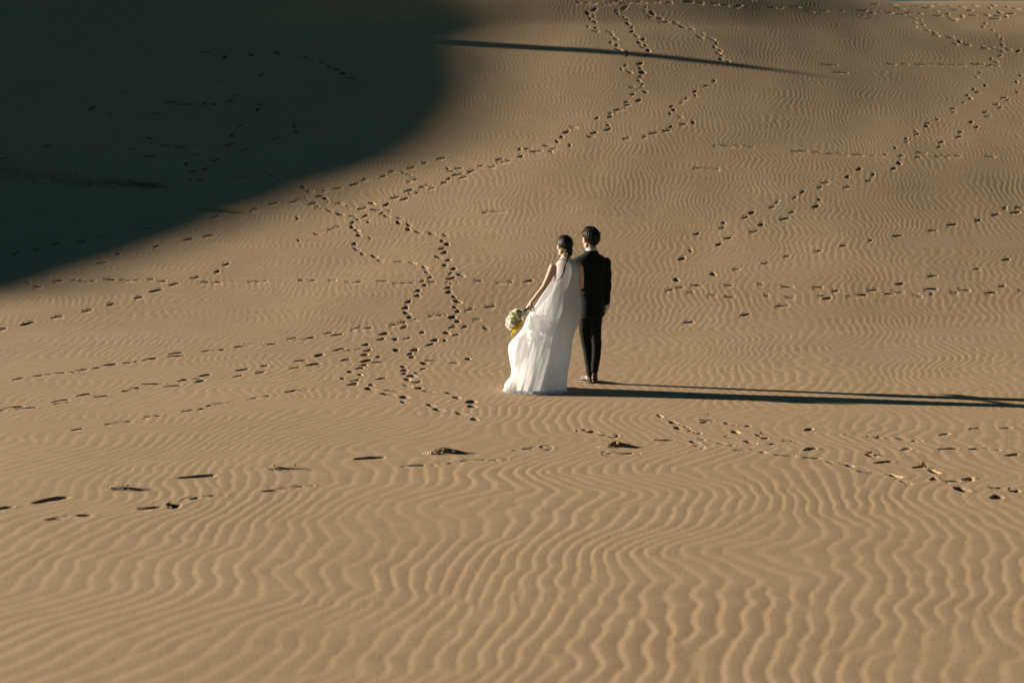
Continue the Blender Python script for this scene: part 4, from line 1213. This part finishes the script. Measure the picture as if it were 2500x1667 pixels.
def make_bouquet():
    g = random.Random(12)
    base = Vector((BX - .415, BY - .085, BZ + .905))      # where the fist closes on the stems
    head_c = Vector((BX - .545, BY - .135, BZ + .790))    # middle of the flower head
    root = empty('bouquet', base)
    tag(root, 'round bouquet of white and cream roses with trailing yellow sprays in her hand', 'bouquet')
    ax = (head_c - base).normalized()
    def place(o, p, d, roll=None):
        o.location = p - base
        q = Vector((0, 0, 1)).rotation_difference(Vector(d).normalized())
        o.rotation_mode = 'QUATERNION'
        o.rotation_quaternion = q @ Quaternion((0, 0, 1), roll if roll is not None else g.uniform(0, 6.28))
    side = ax.cross(Vector((0, 1, 0))).normalized(); dep = side.cross(ax)
    # stems through the fist
    for i in range(7):
        S = Shape()
        o1 = side * g.uniform(-.010, .010) + dep * g.uniform(-.010, .010)
        S.tube([base - ax * .055 + o1 * 1.6 - base, o1, head_c + o1 * 3 - base], [.0028, .003, .003], n=6)
        mesh_obj('stem', S.v, S.f, STEM, root)
    roses = [rose_mesh(random.Random(40 + i), 1.0) for i in range(3)]
    rm = []
    for i, mats in enumerate((WHITE, CREAM, WHITE)):
        me = bpy.data.meshes.new('rose'); me.from_pydata(roses[i][0], [], roses[i][1]); me.polygons.foreach_set('use_smooth', [True] * len(me.polygons)); me.materials.append(mats); rm.append(me)
    # x to the picture's right, z up, about the flower head's centre; y < 0 is nearer the camera
    spots_r = [(.010, -.02, .105, .026), (.035, -.03, .095, .022), (-.030, -.03, .080, .030), (-.050, -.04, .045, .032), (-.015, -.07, .040, .036), (-.075, -.02, .005, .030),
               (-.040, -.075, -.005, .038), (-.085, -.03, -.035, .027), (-.005, -.085, .000, .030), (-.065, -.06, -.055, .024), (.0, .03, .06, .034), (-.05, .03, .01, .036), (.03, .02, .03, .034), (-.045, -.05, .085, .022)]
    for i, (x, y, z, r) in enumerate(spots_r):
        o = bpy.data.objects.new('rose', rm[i % 3]); col.objects.link(o); o.parent = root
        place(o, head_c + Vector((x, y, z - .02)), Vector((x, y * 1.2 - .03, z * .7)) + ax * .02)
        r *= 1.18
        o.scale = (r, r, r)
    lv = leaf_mesh(g, 1, .26)
    lm = bpy.data.meshes.new('leaf'); lm.from_pydata(lv[0], [], lv[1]); lm.polygons.foreach_set('use_smooth', [True] * len(lm.polygons)); lm.materials.append(LEAF)
    for i in range(9):
        fl = mesh_obj('green_blossom', *small_flower(g, g.uniform(.014, .020)), GREENISH, root)
        place(fl, head_c + Vector((g.uniform(-.07, .03), -.095 + g.uniform(-.015, .01), g.uniform(-.03, .07))), (g.uniform(-.4, .2), -1, g.uniform(-.1, .6)))
    for i in range(20):
        o = bpy.data.objects.new('leaf', lm); col.objects.link(o); o.parent = root
        p = head_c + Vector((.025 + g.gauss(0, .022), -.055 + g.gauss(0, .02), .030 + g.gauss(0, .028)))
        o.location = p - base
        o.rotation_euler = (g.uniform(-.6, .9), g.uniform(-.8, .8), g.uniform(0, 6.28))
        s = g.uniform(.030, .055); o.scale = (s, s, s)
    # yellow sprays: a cluster under the roses and a trailing tip
    for j, (cx, cy, cz, sx, sz, n) in enumerate(((.025, -.085, -.050, .036, .030, 56), (.048, -.075, -.015, .018, .026, 26), (-.005, -.075, -.085, .030, .018, 34), (-.025, -.03, -.135, .014, .022, 16), (-.045, -.025, -.175, .012, .022, 14), (.0, -.03, -.115, .022, .012, 10))):
        v, f = [], []
        for i in range(n):
            r = g.uniform(.008, .0125)
            fv, ff = small_flower(g, r)
            c = Vector((cx + g.gauss(0, sx * .6), cy + g.gauss(0, .018), cz + g.gauss(0, sz * .6)))
            rot = Matrix.Rotation(R(90) + g.uniform(-.9, .9), 3, 'X') @ Matrix.Rotation(g.uniform(-.9, .9), 3, 'Y')
            b = len(v)
            v += [tuple(head_c - base + c + rot @ Vector(q)) for q in fv]
            f += [tuple(b + k for k in q) for q in ff]
        o = mesh_obj('yellow_spray', v, f, YELLOW, root)
        o['kind'] = 'stuff'
    S = Shape()
    S.tube([head_c - base + Vector((.02, -.04, -.03)), head_c - base + Vector((-.02, -.03, -.12)), head_c - base + Vector((-.055, -.025, -.20))], [.002, .0018, .001], n=6)
    mesh_obj('trailing_stem', S.v, S.f, STEM, root)
    # white ribbon loop by the hand
    v, f = [], []
    for k in range(14):
        t = k / 13
        x = -.115 + .105 * t; z = -.025 - .01 * math.sin(t * 9) - .02 * t
        v += [(x, -.04 + .012 * math.sin(t * 7), z + .020), (x + .004, -.045 + .012 * math.cos(t * 6), z - .020 - .01 * math.sin(3 * t))]
        if k: f.append((2 * k - 2, 2 * k, 2 * k + 1, 2 * k - 1))
    mesh_obj('ribbon', v, f, SHIRT, root)
    return root
BRIDE = make_bride()
make_bouquet()

# ------------------------------------------------------------------ dry leaves blown on to the sand at the right
def make_dry_leaves():
    m, b, nt = new_mat('dry_leaf', (0.38, 0.24, 0.08), 0.8, 0.2)
    color_noise(nt, b, 30, (0.30, 0.17, 0.06), (0.55, 0.38, 0.13))
    g = random.Random(71)
    P = [(1355, 395, .085, 'dry yellow leaf curled on the sand right of the couple, largest of the leaves'),
         (1690, 470, .075, 'flat yellowish dry leaf lying nearest the right foreground ripples'),
         (432, 285, .060, 'small tan dry leaf beside a cluster of footprints'),
         (660, 266, .060, 'curled brown dry leaf lying just below the couple\'s long shadow'),
         (1405, 285, .060, 'thin dry leaf among the footprints toward the right edge'),
         (325, 142, .050, 'tiny brown dry leaf close under the couple\'s shadow, leftmost of the leaves')]
    w, hit = spots([(1600 + q[0] / 2.613, 960 + q[1] / 2.613) for q in P])
    for (x, y, L, label), p in zip(P, w):
        L *= .62
        v, f = leaf_mesh(g, L, L * .30)
        curl = g.uniform(2, 7)
        v = [(a, bb, c * .5 + curl * a * a / L * 1.5 + .004) for a, bb, c in v]
        o = mesh_obj('dry_leaf', v, f, m)
        o.location = p
        o.rotation_euler = (g.uniform(-.05, .05), g.uniform(-.2, .2), g.uniform(-2.2, -.9))
        tag(o, label, 'leaf', 'dry leaves on the sand')
make_dry_leaves()
